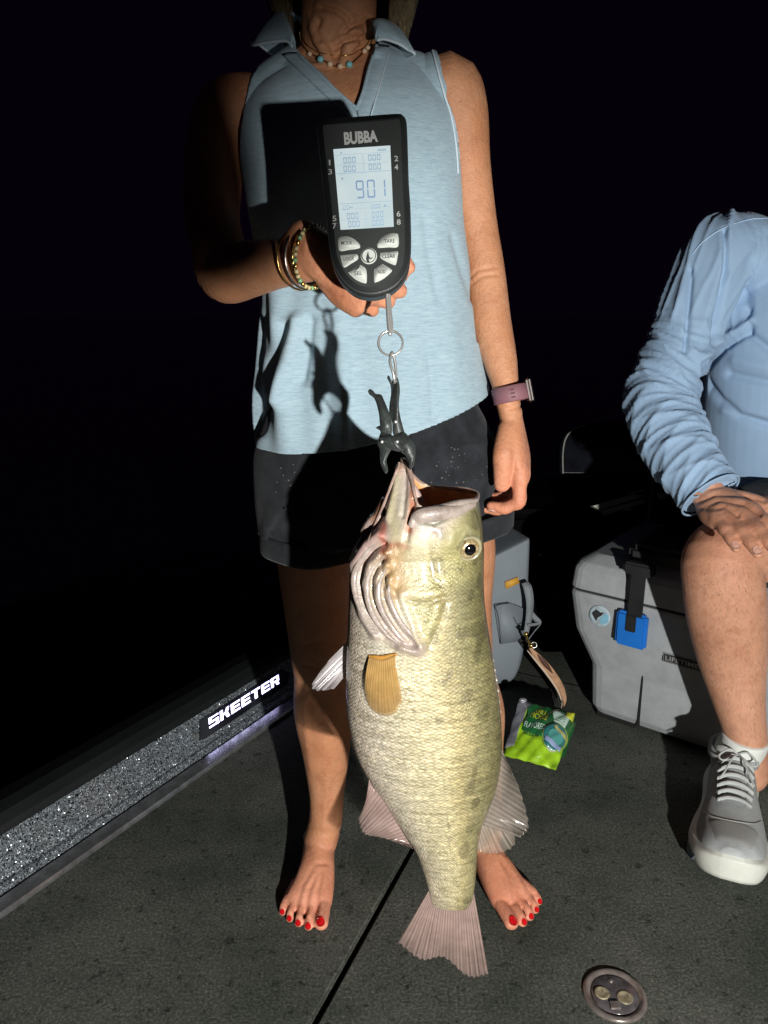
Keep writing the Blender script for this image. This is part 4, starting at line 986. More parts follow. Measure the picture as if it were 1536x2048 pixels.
# ================================================================== FISH
YF = .78
fish = empty('fish'); tag(fish, 'big largemouth bass hanging head up from the lip gripper, mouth wide open', 'fish')
ST = [(1818, 872, 932, .003), (1810, 864, 939, .006), (1798, 860, 944, .010), (1770, 853, 949, .014), (1740, 845, 952, .018), (1700, 831, 955, .023), (1660, 806, 960, .028), (1620, 779, 975, .034), (1580, 752, 990, .039), (1540, 728, 998, .044),
      (1500, 711, 1003, .048), (1450, 699, 1003, .051), (1400, 693, 998, .053), (1350, 691, 990, .053), (1300, 692, 983, .051), (1250, 695, 975, .049), (1200, 697, 969, .047), (1150, 699, 967, .044), (1100, 704, 968, .040)]
NS, NA = 330, 200
stt = cr(np.array(ST, float), NS)
ph = np.linspace(0, 2 * math.pi, NA, endpoint=False); cph, sph = np.cos(ph), np.sin(ph)
def sec(y, l, r, b):
    L_, R_ = at(l, y, YF), at(r, y, YF); c = (L_ + R_) / 2; a = (R_[0] - L_[0]) / 2
    bb = b * (1 - .10 * np.maximum(cph, 0) ** 2)
    ex = np.sign(cph) * np.abs(cph) ** .92; ey = np.sign(sph) * np.abs(sph) ** 1.0
    return np.stack([c[0] + a * ex, c[1] - bb * ey, np.full(NA, c[2])], 1)
rings = [sec(*s_) for s_ in stt]
RIM = [(0, 958, 990, 0), (25, 952, 1001, -.014), (50, 915, 1006, -.026), (75, 878, 1015, -.033), (98, 850, 1017, -.035), (116, 834, 1008, -.031), (132, 828, 984, -.025), (150, 824, 960, -.017), (168, 817, 932, -.008), (180, 803, 916, 0),
       (192, 808, 930, .008), (210, 822, 948, .017), (230, 838, 962, .024), (255, 858, 972, .029), (285, 895, 976, .029), (315, 935, 979, .021), (340, 955, 985, .010), (360, 958, 990, 0)]
rk = np.array(RIM, float); deg = np.degrees(ph)
rim = np.array([at(np.interp(a, rk[:, 0], rk[:, 1]), np.interp(a, rk[:, 0], rk[:, 2]), YF + np.interp(a, rk[:, 0], rk[:, 3])) for a in deg])
for _ in range(6): rim = (np.roll(rim, 1, 0) + 2 * rim + np.roll(rim, -1, 0)) / 4
tipi = int(NA * .5)
last = rings[-1]; HR = []
NH = 70
cmid = last.mean(0)
for i in range(1, NH + 1):
    t = i / NH; e = t
    r_ = last * (1 - e) + rim * e
    bul = np.sin(math.pi * min(t, 1)) ** 1.0
    out = (r_ - (cmid * (1 - e) + rim.mean(0) * e)); out[:, 2] *= .2; nn = out / (np.linalg.norm(out, axis=1)[:, None] + 1e-9)
    k = np.where((deg > 30) & (deg < 330), .006, .001)
    k = k * (1 - .9 * np.exp(-((deg - 180) / 28) ** 2))
    HR.append(r_ + nn * (k * bul)[:, None])
IN = []
thr = at(862, 1085, YF)
rc = rim.mean(0)
for i, (sh_, dz) in enumerate(((.0, .0016), (.02, -.001), (.03, -.006), (.05, -.014), (.09, -.028), (.16, -.045), (.34, -.062), (.65, -.080), (.95, -.092))):
    r_ = rim * (1 - sh_) + (A(rc[0], rc[1], rc[2]) * (1 - sh_) + thr * sh_) * sh_; r_ = r_.copy()
    if i == 0: r_ = rim.copy(); r_[:, 2] += .0012
    r_[:, 2] += dz if i else 0
    IN.append(r_)
allr = np.array(rings + HR + IN); m_ = len(allr)
V, F = loft(allr, True, True, True)
u_all = np.r_[np.linspace(0, .80, NS), np.linspace(.80, 1, NH + 1)[1:], np.full(len(IN), 1.0)]
V = np.array(V)
uv = np.zeros((len(V), 2)); cum = np.r_[0, np.cumsum(np.linalg.norm(np.diff(allr[:, tipi // 2], axis=0), axis=1))]
girth = np.linalg.norm(np.roll(allr[NS // 2], -1, 0) - allr[NS // 2], axis=1).sum()
for i in range(m_): uv[i * NA:(i + 1) * NA, 0] = cum[i]; uv[i * NA:(i + 1) * NA, 1] = np.abs(ph - math.pi) / math.pi * girth / 2 * .72
inside = np.zeros(len(V)); inside[(NS + NH) * NA:] = 1; inside[-1] = 1
inside[(NS + NH) * NA:(NS + NH + 2) * NA] = .35
back = np.r_[np.tile((cph + 1) / 2, m_), .5, .5]             # 1 along the back, 0 along the belly
side_n = np.r_[np.tile(sph, m_), 0, 0]
xz = V[:, [0, 2]]
def FP(poly, Y=.732): return np.array([at(x, y, Y)[[0, 2]] for x, y in poly])
near = (side_n > -.05) & (inside < .2)
PX = 1 / 1650.0
dsp = np.zeros(len(V)); headz = V[:, 2]
def relief(poly, w_, h_, Y=.732, mask=None):
    global dsp
    q = segdist(xz, FP(poly, Y)); g_ = h_ * np.exp(-(q / (w_ * PX)) ** 2); dsp += np.where(near if mask is None else mask, g_, 0)
    return q
folds = [[(760, 1080), (733, 1105), (706, 1150), (712, 1200), (728, 1245), (752, 1275)], [(770, 1112), (742, 1140), (732, 1180), (742, 1225), (768, 1265), (800, 1292), (835, 1300)],
         [(775, 1135), (757, 1165), (757, 1205), (778, 1248), (812, 1284)], [(782, 1160), (776, 1190), (790, 1228), (815, 1262), (838, 1290)]]
for f_ in folds: relief(f_, 7.5, .0058)
for a, b in zip(folds[:-1], folds[1:]):
    a2 = cr(np.array(a, float), 8); b2 = cr(np.array(b, float), 8); relief([tuple(p) for p in (a2 + b2) / 2], 4, -.0042)
relief([(800, 1190), (812, 1225), (845, 1296)], 8, .0030); relief([(790, 1188), (800, 1225), (835, 1298)], 5, -.0035)
relief([(812, 1203), (850, 1209), (888, 1199)], 5, -.0024); relief([(812, 1188), (850, 1193), (890, 1184)], 11, .0024)
relief([(893, 1210), (882, 1245), (858, 1292)], 6, -.0024); relief([(876, 1213), (864, 1245), (848, 1284)], 12, .0024)
relief([(868, 1075), (862, 1120), (868, 1160), (890, 1185)], 8, -.0014)
relief([(770, 1095), (764, 1130), (770, 1170), (790, 1195)], 4, -.0035)
relief([(792, 1098), (800, 1110), (812, 1100)], 6, -.0016)
relief([(745, 1050), (765, 1010), (785, 965)], 4, -.003); relief([(775, 1050), (790, 1000), (800, 950)], 5, .0032); relief([(805, 1040), (810, 1000), (812, 960)], 4, -.0025)
relief([(830, 1010), (820, 1050), (812, 1085)], 4, -.0035); relief([(838, 1015), (880, 1021), (950, 1012)], 5, .0035)
relief([(828, 1045), (870, 1052), (930, 1030), (955, 1012)], 3, -.0022)
relief([(904, 1097), (912, 1070), (935, 1060), (955, 1075)], 6, .0012)
relief([(720, 1090), (745, 1055), (762, 1020)], 4, .0035); relief([(712, 1120), (740, 1075), (765, 1040)], 4, -.003)
# flank muscle rows: faint swells
dsp += np.where(inside < .2, .0010 * wob(V, 30), 0)
bm = bmesh.new()
fb = me('body', V, F, None, fish, uv=uv)
v, n = getv(fb); n = n * np.where(((n * (v - A(v[:, 0].mean(), YF, 0))).sum(1) > 0), 1, 1)[:, None]
bmf = bmesh.new(); bmf.from_mesh(fb.data); bmesh.ops.recalc_face_normals(bmf, faces=bmf.faces); bmf.to_mesh(fb.data); bmf.free()
v, n = getv(fb); test = n[int(NS * .5) * NA + NA // 4]
if test[1] > 0:
    fb.data.flip_normals(); v, n = getv(fb)
setv(fb, v + n * dsp[:, None])
# body colour: olive back, brassy flank, pale belly, rosy gill folds, rusty mouth lining
z = V[:, 2]; c_back = A(.150, .140, .065); c_fl = A(.43, .37, .20); c_mid = A(.59, .54, .40); c_bel = A(.59, .51, .44)
def lerp3(t, stops):
    out = np.zeros((len(t), 3)); ps = [s_[0] for s_ in stops]
    for k in range(3): out[:, k] = np.interp(t, ps, [s_[1][k] for s_ in stops])
    return out
bk = back + .035 * wob(V, 22)
col = lerp3(bk, [(0, c_bel), (.20, A(.57, .52, .44)), (.36, c_mid), (.55, A(.58, .52, .34)), (.66, c_fl), (.80, A(.27, .245, .13)), (.95, c_back), (1, A(.10, .095, .04))])
pxy = np.stack([768 + 1650 * (V[:, 0] - at(768, 1300, .735)[0]), 0 * V[:, 0]], 1)
def blob(poly, w_, c, k=1.0, Y=.732):
    global col
    q = segdist(xz, FP(poly, Y)); a = (np.exp(-(q / (w_ * PX)) ** 2) * k * np.where(near, 1, 0))[:, None]; col = col * (1 - a) + np.array(c) * a
# faint broken lateral blotches
tt = np.clip(np.exp(-((back - .60) / .06) ** 2) * (wob(V, 55) * .5 + .3), 0, 1)[:, None] * np.clip((1250 - 1250 + (1.0 - z * .9)), 0, 1)[:, None] * .16
col = col * (1 - tt) + A(.26, .25, .11) * tt
lowt = np.clip((at(900, 1560, YF)[2] - z) / .12, 0, 1)[:, None]; col = col * (1 - .35 * lowt) + A(.44, .39, .23) * .35 * lowt
for f_ in folds: blob(f_, 12, A(.37, .30, .26), .95)
for f_ in folds[1:]: blob([(x + 6, y) for x, y in f_], 3.5, A(.50, .41, .24), .6)
blob([(765, 1060), (740, 1090), (715, 1130)], 22, A(.45, .31, .29), .9)
blob([(760, 1230), (800, 1280), (840, 1300)], 12, A(.46, .37, .34), .8)
blob([(792, 1112), (788, 1145), (796, 1180)], 22, A(.42, .27, .12), .9); blob([(775, 1100), (771, 1125)], 6, A(.30, .09, .03), .6)
blob([(782, 1098), (798, 1093), (812, 1098)], 6, A(.33, .10, .05), .7)
blob([(830, 1085), (860, 1120)], 20, A(.55, .48, .32), .6); blob([(820, 1060), (880, 1062), (905, 1050)], 16, A(.56, .46, .38), .85)
blob([(838, 1050), (880, 1048), (925, 1030)], 8, A(.52, .53, .53), .8)
blob([(845, 1022), (900, 1024), (950, 1010)], 13, A(.50, .40, .34), .95); blob([(905, 1024), (928, 1022), (936, 1014)], 3.2, A(.60, .05, .03), .95)
blob([(840, 1038), (890, 1040), (925, 1030)], 5, A(.50, .44, .20), .8)
blob([(800, 925), (798, 955)], 16, A(.26, .14, .10), .9)
blob([(772, 990), (758, 1040), (750, 1075)], 6, A(.30, .06, .03), .85); blob([(768, 1060), (765, 1110)], 5, A(.36, .08, .05), .8)
blob([(788, 975), (782, 1030), (792, 1075)], 10, A(.56, .50, .30), .8); blob([(815, 965), (822, 1000)], 6, A(.70, .58, .52), .8)
blob([(828, 990), (824, 1030), (818, 1065)], 7, A(.40, .12, .05), .9)
blob([(745, 1060), (775, 1005), (795, 950)], 6, A(.30, .14, .06), .6)
blob([(920, 1060), (900, 1110), (930, 1140)], 20, A(.34, .31, .13), .6)
blob([(890, 1140), (900, 1155), (870, 1165)], 26, A(.40, .37, .16), .45)
blob([(825, 1212), (860, 1222), (858, 1270)], 14, A(.46, .43, .22), .7)
blob([(760, 1308), (775, 1318)], 14, A(.66, .66, .62), .5)
blob([(806, 1200), (812, 1240)], 9, A(.68, .64, .54), .7)
insd = np.clip(inside, 0, 1)[:, None]; col = col * (1 - insd) + A(.74, .34, .13) * insd
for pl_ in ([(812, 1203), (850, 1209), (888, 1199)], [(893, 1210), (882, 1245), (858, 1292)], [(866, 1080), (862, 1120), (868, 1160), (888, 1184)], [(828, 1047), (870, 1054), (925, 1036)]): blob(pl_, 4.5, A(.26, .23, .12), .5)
spk = (wob(V, 150) > .62) & (back > .55) & (z < at(900, 1000, YF)[2]); col[spk] *= .68
def fishmat(name, scales=True):
    m, nt, p = nodes(name); at_ = nt.nodes.new('ShaderNodeAttribute'); at_.attribute_name = 'Col'
    tc = nt.nodes.new('ShaderNodeTexCoord'); mp = nt.nodes.new('ShaderNodeMapping'); mp.inputs['Rotation'].default_value = (0, 0, math.radians(45))
    mp.inputs['Scale'].default_value = (330, 330, 1); L(nt, tc.outputs['UV'], mp.inputs[0])
    v = nt.nodes.new('ShaderNodeTexVoronoi'); v.voronoi_dimensions = '2D'; v.inputs['Scale'].default_value = 1; v.inputs['Randomness'].default_value = .42; L(nt, mp.outputs[0], v.inputs['Vector'])
    shade = ramp(nt, v.outputs['Distance'], [(.0, (1.10, 1.09, 1.05)), (.34, (1.03, 1.02, 1.0)), (.62, (.68, .66, .60))])
    # every scale has its own slightly different tone
    sep = nt.nodes.new('ShaderNodeSeparateColor'); L(nt, v.outputs['Color'], sep.inputs[0]); sv = ramp(nt, sep.outputs[0], [(0, (.88, .88, .86)), (.8, (1.04, 1.04, 1.02)), (1, (1.28, 1.26, 1.18))])
    m1 = nt.nodes.new('ShaderNodeMixRGB'); m1.blend_type = 'MULTIPLY'; L(nt, at_.outputs['Color'], m1.inputs[1]); L(nt, shade, m1.inputs[2]); L(nt, at_.outputs['Alpha'], m1.inputs[0])
    m2 = nt.nodes.new('ShaderNodeMixRGB'); m2.blend_type = 'MULTIPLY'; L(nt, m1.outputs[0], m2.inputs[1]); L(nt, sv, m2.inputs[2]); L(nt, at_.outputs['Alpha'], m2.inputs[0])
    n2 = noise_node(nt, 55, 5, .7); nr = ramp(nt, n2.outputs['Fac'], [(.3, (.86, .86, .84)), (.7, (1.12, 1.1, 1.08))])
    m3 = nt.nodes.new('ShaderNodeMixRGB'); m3.blend_type = 'MULTIPLY'; m3.inputs[0].default_value = 1; mp2 = nt.nodes.new('ShaderNodeMapping'); mp2.inputs['Scale'].default_value = (260, 42, 1); L(nt, tc.outputs['UV'], mp2.inputs[0]); nw = nt.nodes.new('ShaderNodeTexNoise'); nw.inputs['Scale'].default_value = 1; nw.inputs['Detail'].default_value = 3; nw.inputs['Distortion'].default_value = .8; L(nt, mp2.outputs[0], nw.inputs['Vector'])
    wr_ = ramp(nt, nw.outputs['Fac'], [(.36, (.72, .70, .64)), (.52, (1, 1, 1)), (.66, (1.18, 1.16, 1.13))]); m4 = nt.nodes.new('ShaderNodeMixRGB'); m4.blend_type = 'MULTIPLY'; L(nt, at_.outputs['Alpha'], m4.inputs[0]); L(nt, m2.outputs[0], m4.inputs[1]); L(nt, wr_, m4.inputs[2])
    L(nt, m4.outputs[0], m3.inputs[1]); L(nt, nr, m3.inputs[2])
    L(nt, m3.outputs[0], p.inputs['Base Color']); p.inputs['Metallic'].default_value = .08
    gn = noise_node(nt, 26, 4, .7); rr = ramp(nt, gn.outputs['Fac'], [(.35, (.20,) * 3), (.65, (.50,) * 3)]); L(nt, rr, p.inputs['Roughness'])
    p.inputs['Coat Weight'].default_value = .55; p.inputs['Coat Roughness'].default_value = .11; p.inputs['Subsurface Weight'].default_value = .05; p.inputs['Subsurface Radius'].default_value = (.006, .003, .002); p.inputs['Subsurface Scale'].default_value = 1
    b = nt.nodes.new('ShaderNodeBump'); b.invert = True; b.inputs['Distance'].default_value = .0007
    hh = nt.nodes.new('ShaderNodeMath'); hh.operation = 'MULTIPLY'; L(nt, v.outputs['Distance'], hh.inputs[0]); L(nt, at_.outputs['Alpha'], hh.inputs[1]); L(nt, hh.outputs[0], b.inputs['Height'])
    n3 = noise_node(nt, 210, 4, .7); b2 = nt.nodes.new('ShaderNodeBump'); b2.inputs['Distance'].default_value = .0012; L(nt, n3.outputs['Fac'], b2.inputs['Height']); L(nt, b.outputs[0], b2.inputs['Normal'])
    L(nt, b2.outputs[0], p.inputs['Normal']); return m
FISHM = fishmat('bass_skin'); fb.data.materials.append(FISHM)
# alpha channel of the attribute = how scaly that spot is (bare on jaws, gill folds and mouth)
sc_ = np.clip((at(900, 1075, YF)[2] + .012 - z) / .03, 0, 1)
bare_ = np.exp(-(segdist(xz, FP([(792, 1112), (788, 1145), (796, 1180)])) / (24 * PX)) ** 2) * near; sc_ = sc_ * (1 - bare_)
hd_ = np.clip((z - at(900, 1300, YF)[2]) / .03, 0, 1); sc_ = sc_ * (1 - .25 * hd_)
for f_ in folds + [[(765, 1060), (740, 1100)], [(790, 1108), (790, 1165)]]:
    q = segdist(xz, FP(f_)); sc_ = sc_ * (1 - np.where(near, np.exp(-(q / (13 * PX)) ** 2), 0))
sc_ = sc_ * (1 - np.clip(inside * 3, 0, 1)); sc_ = np.maximum(sc_, 0)
a_ = fb.data.color_attributes.new('Col', 'FLOAT_COLOR', 'POINT'); cc = np.ones((len(V), 4)); cc[:, :3] = np.clip(col * .97, 0, 1); cc[:, 3] = sc_; a_.data.foreach_set('color', cc.ravel())
ft = bvh(fb)
def onf(px, py, lift=0.0, back=.735):
    return onto(ft, px, py, lift, back)
# upper jaw bone on the near side, gum line and lower jaw rims
BONE = M('pale_jaw_skin', (.30, .235, .20), .36, var=.2, vs=45, coat=.25, bump=.0012, bs=140, col2=(.42, .345, .30), sss=.1)
LIP = M('grey_pink_lip', (.34, .23, .19), .3, var=.25, vs=90, coat=.4, bump=.0005, bs=300)
def fstrip(name, poly, r, mt, parent=fish, lift=.001, n=30, flat=.55):
    P = [onf(x, y, lift)[0] for x, y in cr(np.array(poly, float), n)]; P = np.array(P)
    for _ in range(3): P[1:-1] = (P[:-2] + 2 * P[1:-1] + P[2:]) / 4
    k = np.linspace(0, 1, n); rr = np.interp(k, np.linspace(0, 1, len(r)), r)
    return me(name, *tube(P, [(q, q * flat) for q in rr], np.cross(nrm(P[-1] - P[0]), A(0, -1, 0)), 12, 1), mt, parent)
fstrip('upper_jaw_bone', [(948, 1008), (915, 1022), (870, 1028), (838, 1034), (824, 1052)], [.003, .0065, .0085, .0080, .004], BONE, lift=.001)
rimp = [rim[i] for i in range(NA)]
def rimtube(name, a0, a1, r, mt, lift=A(0, 0, 0)):
    ids = [i for i in range(NA) if a0 <= deg[i] <= a1]; P = [rim[i] + lift for i in ids][::3]
    return me(name, *tube(P, [r * (.45 + .55 * math.sin(math.pi * i / (len(P) - 1))) for i in range(len(P))], (0, 1, 0), 10, 2), mt, fish)
rimtube('upper_lip', 2, 96, .0032, BONE); rimtube('lower_lip', 112, 248, .0026, LIP); rimtube('upper_lip', 262, 358, .0026, LIP)
fstrip('gill_ray', [(770, 1112), (742, 1140), (733, 1180), (743, 1225), (768, 1263), (800, 1290)], [.001, .0026, .0032, .0030, .0024, .001], BONE, lift=-.0006)
fstrip('gill_ray', [(775, 1135), (758, 1165), (758, 1205), (779, 1248), (812, 1284)], [.001, .003, .0034, .003, .001], BONE, lift=-.0006)
fstrip('gill_ray', [(782, 1160), (777, 1190), (791, 1228), (815, 1262), (838, 1290)], [.001, .0026, .003, .0026, .001], BONE, lift=-.0006)
fstrip('gill_ray', [(755, 1085), (731, 1108), (708, 1150), (713, 1198), (727, 1240)], [.001, .003, .0036, .003, .001], BONE, lift=-.0006)
fstrip('throat_fold', [(735, 1085), (752, 1050), (770, 1010), (786, 965), (798, 925)], [.001, .003, .0034, .0028, .001], LIP, lift=-.0004)
# tongue and far gill arch inside the mouth
me('tongue', *tube([at(845, 1030, YF + .004), at(838, 1000, YF + .002), at(826, 972, YF + .002)], [(.010, .006), (.010, .005), (.005, .003)], (0, 1, 0), 16, 5), M('tongue_flesh', (.55, .40, .36), .35, coat=.4), fish)
# eye
ec, en = onf(938, 1097, 0); en = nrm(en * .5 + A(-.05, -1, 0) * .5); ex = nrm(np.cross(A(0, 0, 1), en)); ey = np.cross(en, ex)
def eyedisc(name, prof, mt, parent):
    rings = [[ec + ex * r * math.cos(a) + ey * r * math.sin(a) + en * h for a in np.linspace(0, 2 * math.pi, 40, endpoint=False)] for r, h in prof]
    V, F = loft(rings, True, False, True); return me(name, V, F, mt, parent)
eo = eyedisc('eye', [(.0150, -.002), (.0138, .0008), (.0125, .0018), (.0112, .0014), (.0104, .0006)], M('eye_socket_skin', (.27, .24, .14), .3, var=.2, vs=200, coat=.5), fish)
eyedisc('iris', [(.0108, -.001), (.0106, .0020), (.0090, .0034), (.0062, .0040)], M('bronze_iris', (.38, .22, .07), .25, .3, var=.45, vs=350, coat=.6, col2=(.52, .42, .24)), eo)
eyedisc('pupil', [(.0064, .0038), (.0058, .0046), (.0035, .0056), (.001, .0059)], M('black_pupil', (.004, .004, .005), .04, coat=1), eo)

# fins
def finmat(name, c, alpha, c2, bd=.00022):
    m, nt, p = nodes(name); tc = nt.nodes.new('ShaderNodeTexCoord'); w_ = nt.nodes.new('ShaderNodeTexWave'); w_.bands_direction = 'X'; w_.inputs['Scale'].default_value = 4.6; w_.inputs['Distortion'].default_value = .6; w_.inputs['Detail'].default_value = 2
    L(nt, tc.outputs['UV'], w_.inputs['Vector']); n_ = noise_node(nt, 60, 4)
    cc = ramp(nt, w_.outputs['Fac'], [(.0, c), (1, c2)]); nn_ = ramp(nt, n_.outputs['Fac'], [(.3, (.75, .75, .75)), (.7, (1.1, 1.1, 1.1))])
    mx = nt.nodes.new('ShaderNodeMixRGB'); mx.blend_type = 'MULTIPLY'; mx.inputs[0].default_value = 1; L(nt, cc, mx.inputs[1]); L(nt, nn_, mx.inputs[2]); L(nt, mx.outputs[0], p.inputs['Base Color'])
    al = ramp(nt, w_.outputs['Fac'], [(.1, (alpha,) * 3), (.7, (min(1, alpha + .18),) * 3)]); sp = nt.nodes.new('ShaderNodeSeparateXYZ'); L(nt, tc.outputs['UV'], sp.inputs[0])
    fd_ = nt.nodes.new('ShaderNodeMapRange'); fd_.inputs[1].default_value = .35; fd_.inputs[2].default_value = 1.0; fd_.inputs[3].default_value = 1.0; fd_.inputs[4].default_value = .42; L(nt, sp.outputs[1], fd_.inputs[0])
    mu = nt.nodes.new('ShaderNodeMath'); mu.operation = 'MULTIPLY'; L(nt, al, mu.inputs[0]); L(nt, fd_.outputs[0], mu.inputs[1]); L(nt, mu.outputs[0], p.inputs['Alpha'])
    p.inputs['Roughness'].default_value = .28; p.inputs['Coat Weight'].default_value = .7; p.inputs['Coat Roughness'].default_value = .12
    b = nt.nodes.new('ShaderNodeBump'); b.inputs['Distance'].default_value = bd; L(nt, w_.outputs['Fac'], b.inputs['Height']); L(nt, b.outputs[0], p.inputs['Normal']); return m
FIN1 = finmat('rosy_fin', (.30, .20, .175), .64, (.36, .255, .225)); FIN2 = finmat('clear_fin', (.24, .20, .17), .52, (.31, .265, .225)); FIN5 = finmat('milky_fin', (.40, .36, .36), .62, (.50, .46, .46)); FIN3 = finmat('olive_fin', (.25, .21, .17), .62, (.33, .28, .23))
def fin(name, base, outer, Y0, Y1, mt, rays, wavy=.0012, ny=18, scallop=.02, ripple=0):
    nx = rays * 6 + 1; b = cr(np.array(base, float), nx); o = cr(np.array(outer, float), nx); V = []; F = []; UV = []
    for i in range(nx):
        for j in range(ny):
            t = j / (ny - 1); s_ = i / (nx - 1); sc = 1 - scallop * abs(math.sin(math.pi * s_ * rays)) * 0 - scallop * (1 - abs(math.cos(math.pi * s_ * rays))) * (t ** 3)
            q = b[i] * (1 - t * sc) + o[i] * t * sc
            Y = Y0 * (1 - t) + Y1 * t + wavy * math.cos(2 * math.pi * s_ * rays) * t + ripple * math.sin(s_ * 9 + t * 2) * t
            V.append(at(q[0], q[1], Y)); UV.append((s_ * rays / 4.6 * .5, t))
    for i in range(nx - 1):
        for j in range(ny - 1): F.append((i * ny + j, (i + 1) * ny + j, (i + 1) * ny + j + 1, i * ny + j + 1))
    o_ = me(name, V, F, mt, fish, uv=UV); evalmesh(o_, [('SOLIDIFY', dict(thickness=.0006, offset=0))]); o_.data.polygons.foreach_set('use_smooth', [True] * len(o_.data.polygons)); return o_
fin('tail_fin', [(857, 1782), (872, 1792), (895, 1796), (925, 1793), (947, 1780)], [(796, 1886), (842, 1920), (888, 1916), (936, 1954), (977, 1950)], YF, YF - .006, FIN1, 17, .0006, 24, .03, .004)
fin('anal_fin', [(755, 1578), (780, 1622), (804, 1662), (826, 1698)], [(716, 1640), (728, 1668), (765, 1676), (822, 1694)], YF, YF - .004, FIN1, 11, .0006, 18, .06, .003)
fin('anal_fin_spines', [(738, 1558), (745, 1572), (755, 1585)], [(733, 1600), (726, 1618), (716, 1640)], YF, YF - .003, FIN1, 3, .0012, 10, .12)
fin('soft_dorsal_fin', [(1000, 1490), (992, 1550), (980, 1600), (966, 1650)], [(1012, 1520), (1040, 1580), (1058, 1650), (1042, 1676)], YF, YF - .014, FIN2, 10, .0006, 20, .05, .006)
fin('soft_dorsal_fin', [(984, 1570), (976, 1605), (966, 1640), (956, 1690)], [(1022, 1650), (1030, 1690), (995, 1708), (956, 1704)], YF, YF + .004, FIN3, 9, .0016, 18, .04, .004)
fin('spiny_dorsal_fin', [(978, 1295), (986, 1350), (994, 1410), (998, 1470)], [(985, 1302), (996, 1362), (1003, 1425), (1003, 1482)], YF, YF - .002, FIN3, 9, .0012, 6, .35)
fin('pelvic_fin', [(694, 1284), (695, 1310), (695, 1345)], [(660, 1318), (624, 1368), (634, 1382), (668, 1378)], YF + .01, YF - .006, FIN5, 6, .0008, 16, .05)
# paired fin lying flat on the near flank
def flatfin(name, base, outer, mt, rays):
    nx, ny = rays * 6 + 1, 20; b = cr(np.array(base, float), nx); o = cr(np.array(outer, float), nx); V = []; F = []; UV = []
    for i in range(nx):
        for j in range(ny):
            t = j / (ny - 1); s_ = i / (nx - 1); q = b[i] * (1 - t) + o[i] * t * (1 - .02 * abs(math.sin(math.pi * s_ * rays)) * t)
            q = b[i] * (1 - t) + o[i] * t
            p_, nn = onf(q[0], q[1], .0022 + .004 * math.sin(math.pi * min(1, t * .8)) + .0001 * math.cos(2 * math.pi * s_ * rays) * t)
            V.append(p_); UV.append((s_ * rays / 4.6 * .5, t))
    for i in range(nx - 1):
        for j in range(ny - 1): F.append((i * ny + j, (i + 1) * ny + j, (i + 1) * ny + j + 1, i * ny + j + 1))
    o_ = me(name, V, F, mt, fish, uv=UV); evalmesh(o_, [('SOLIDIFY', dict(thickness=.0008, offset=0))]); o_.data.polygons.foreach_set('use_smooth', [True] * len(o_.data.polygons)); return o_
FIN4 = finmat('orange_fin', (.46, .27, .085), .80, (.49, .30, .11), .00006)
flatfin('pectoral_fin', [(740, 1312), (752, 1315), (765, 1317), (778, 1313), (791, 1308)], [(735, 1380), (745, 1411), (768, 1426), (791, 1421), (806, 1398)], FIN4, 9)
fstrip('fin_base', [(739, 1312), (752, 1314), (765, 1315), (779, 1312), (793, 1308)], [.0015, .0028, .003, .0028, .0015], M('orange_fin_root', (.50, .24, .05), .35, var=.2, vs=120, coat=.4), lift=.0012)

# ================================================================== THINGS IN HAND
TD = .750
sc = empty('fish_scale'); tag(sc, 'black handheld digital fish scale with a lit display reading 901', 'fish scale')
def Z2(x, y): return (600 + x / 4.877, 200 + y / 4.877)
OUTL = [(158, 262), (178, 212), (225, 182), (400, 166), (600, 150), (940, 125), (1000, 140), (1035, 188), (1046, 300), (1055, 560), (1062, 800), (1078, 1050), (1084, 1300), (1083, 1480), (1062, 1620), (1005, 1735), (900, 1832), (770, 1882), (640, 1888), (520, 1848), (420, 1762), (345, 1650), (298, 1520), (270, 1300), (240, 1000), (205, 700), (172, 420)]
dv = [Z2(x, y) for x, y in dense(OUTL, 108)]
def inset(poly, k, c=(132, 0)):
    P = np.array(poly); n_ = np.roll(P, -1, 0) - np.roll(P, 1, 0); n_ = np.stack([n_[:, 1], -n_[:, 0]], 1); n_ /= np.linalg.norm(n_, axis=1)[:, None]
    cc = P.mean(0); s_ = np.sign(((cc - P) * n_).sum(1))[:, None]; return [tuple(q) for q in P + n_ * s_ * k]
plate('body', dv, TD, .026, BLACKPL, sc, .0045, True, seg=4)
plate('face_panel', inset(dv, 13), TD - .0008, .004, M('face_black', (.022, .025, .024), .5, var=.15, bump=.0003, bs=700), sc, .0006)
me('grip_handle', *tube([dp(738, 300, TD + .030), dp(742, 420, TD + .048), dp(748, 560, TD + .050)], [(.014, .012)] * 3, (1, 0, 0), 20, 8), BLACKPL, sc)
SQ = [Z2(325, 480), Z2(880, 443), Z2(915, 1235), Z2(395, 1265)]
def su(u, v):
    a = np.array(SQ[0]) * (1 - u) + np.array(SQ[1]) * u; b = np.array(SQ[3]) * (1 - u) + np.array(SQ[2]) * u; return a * (1 - v) + b * v
plate('display', SQ, TD - .0012, .002, LCD, sc, 0)
def quads(name, Q, t, mt, parent, th=.0002):
    V = []; F = []
    for q in Q:
        o = len(V); V += [dp(x, y, t) for x, y in q] + [dp(x, y, t + th) for x, y in q]
        F += [(o, o + 1, o + 2, o + 3), (o + 7, o + 6, o + 5, o + 4)] + [(o + i, o + 4 + i, o + 4 + (i + 1) % 4, o + (i + 1) % 4) for i in range(4)]
    return me(name, V, F, mt, parent, False)
def sr(u0, v0, u1, v1): return [su(u0, v0), su(u1, v0), su(u1, v1), su(u0, v1)]
SEG = {'0': 'abcdef', '1': 'bc', '9': 'abcdfg', '8': 'abcdefg'}
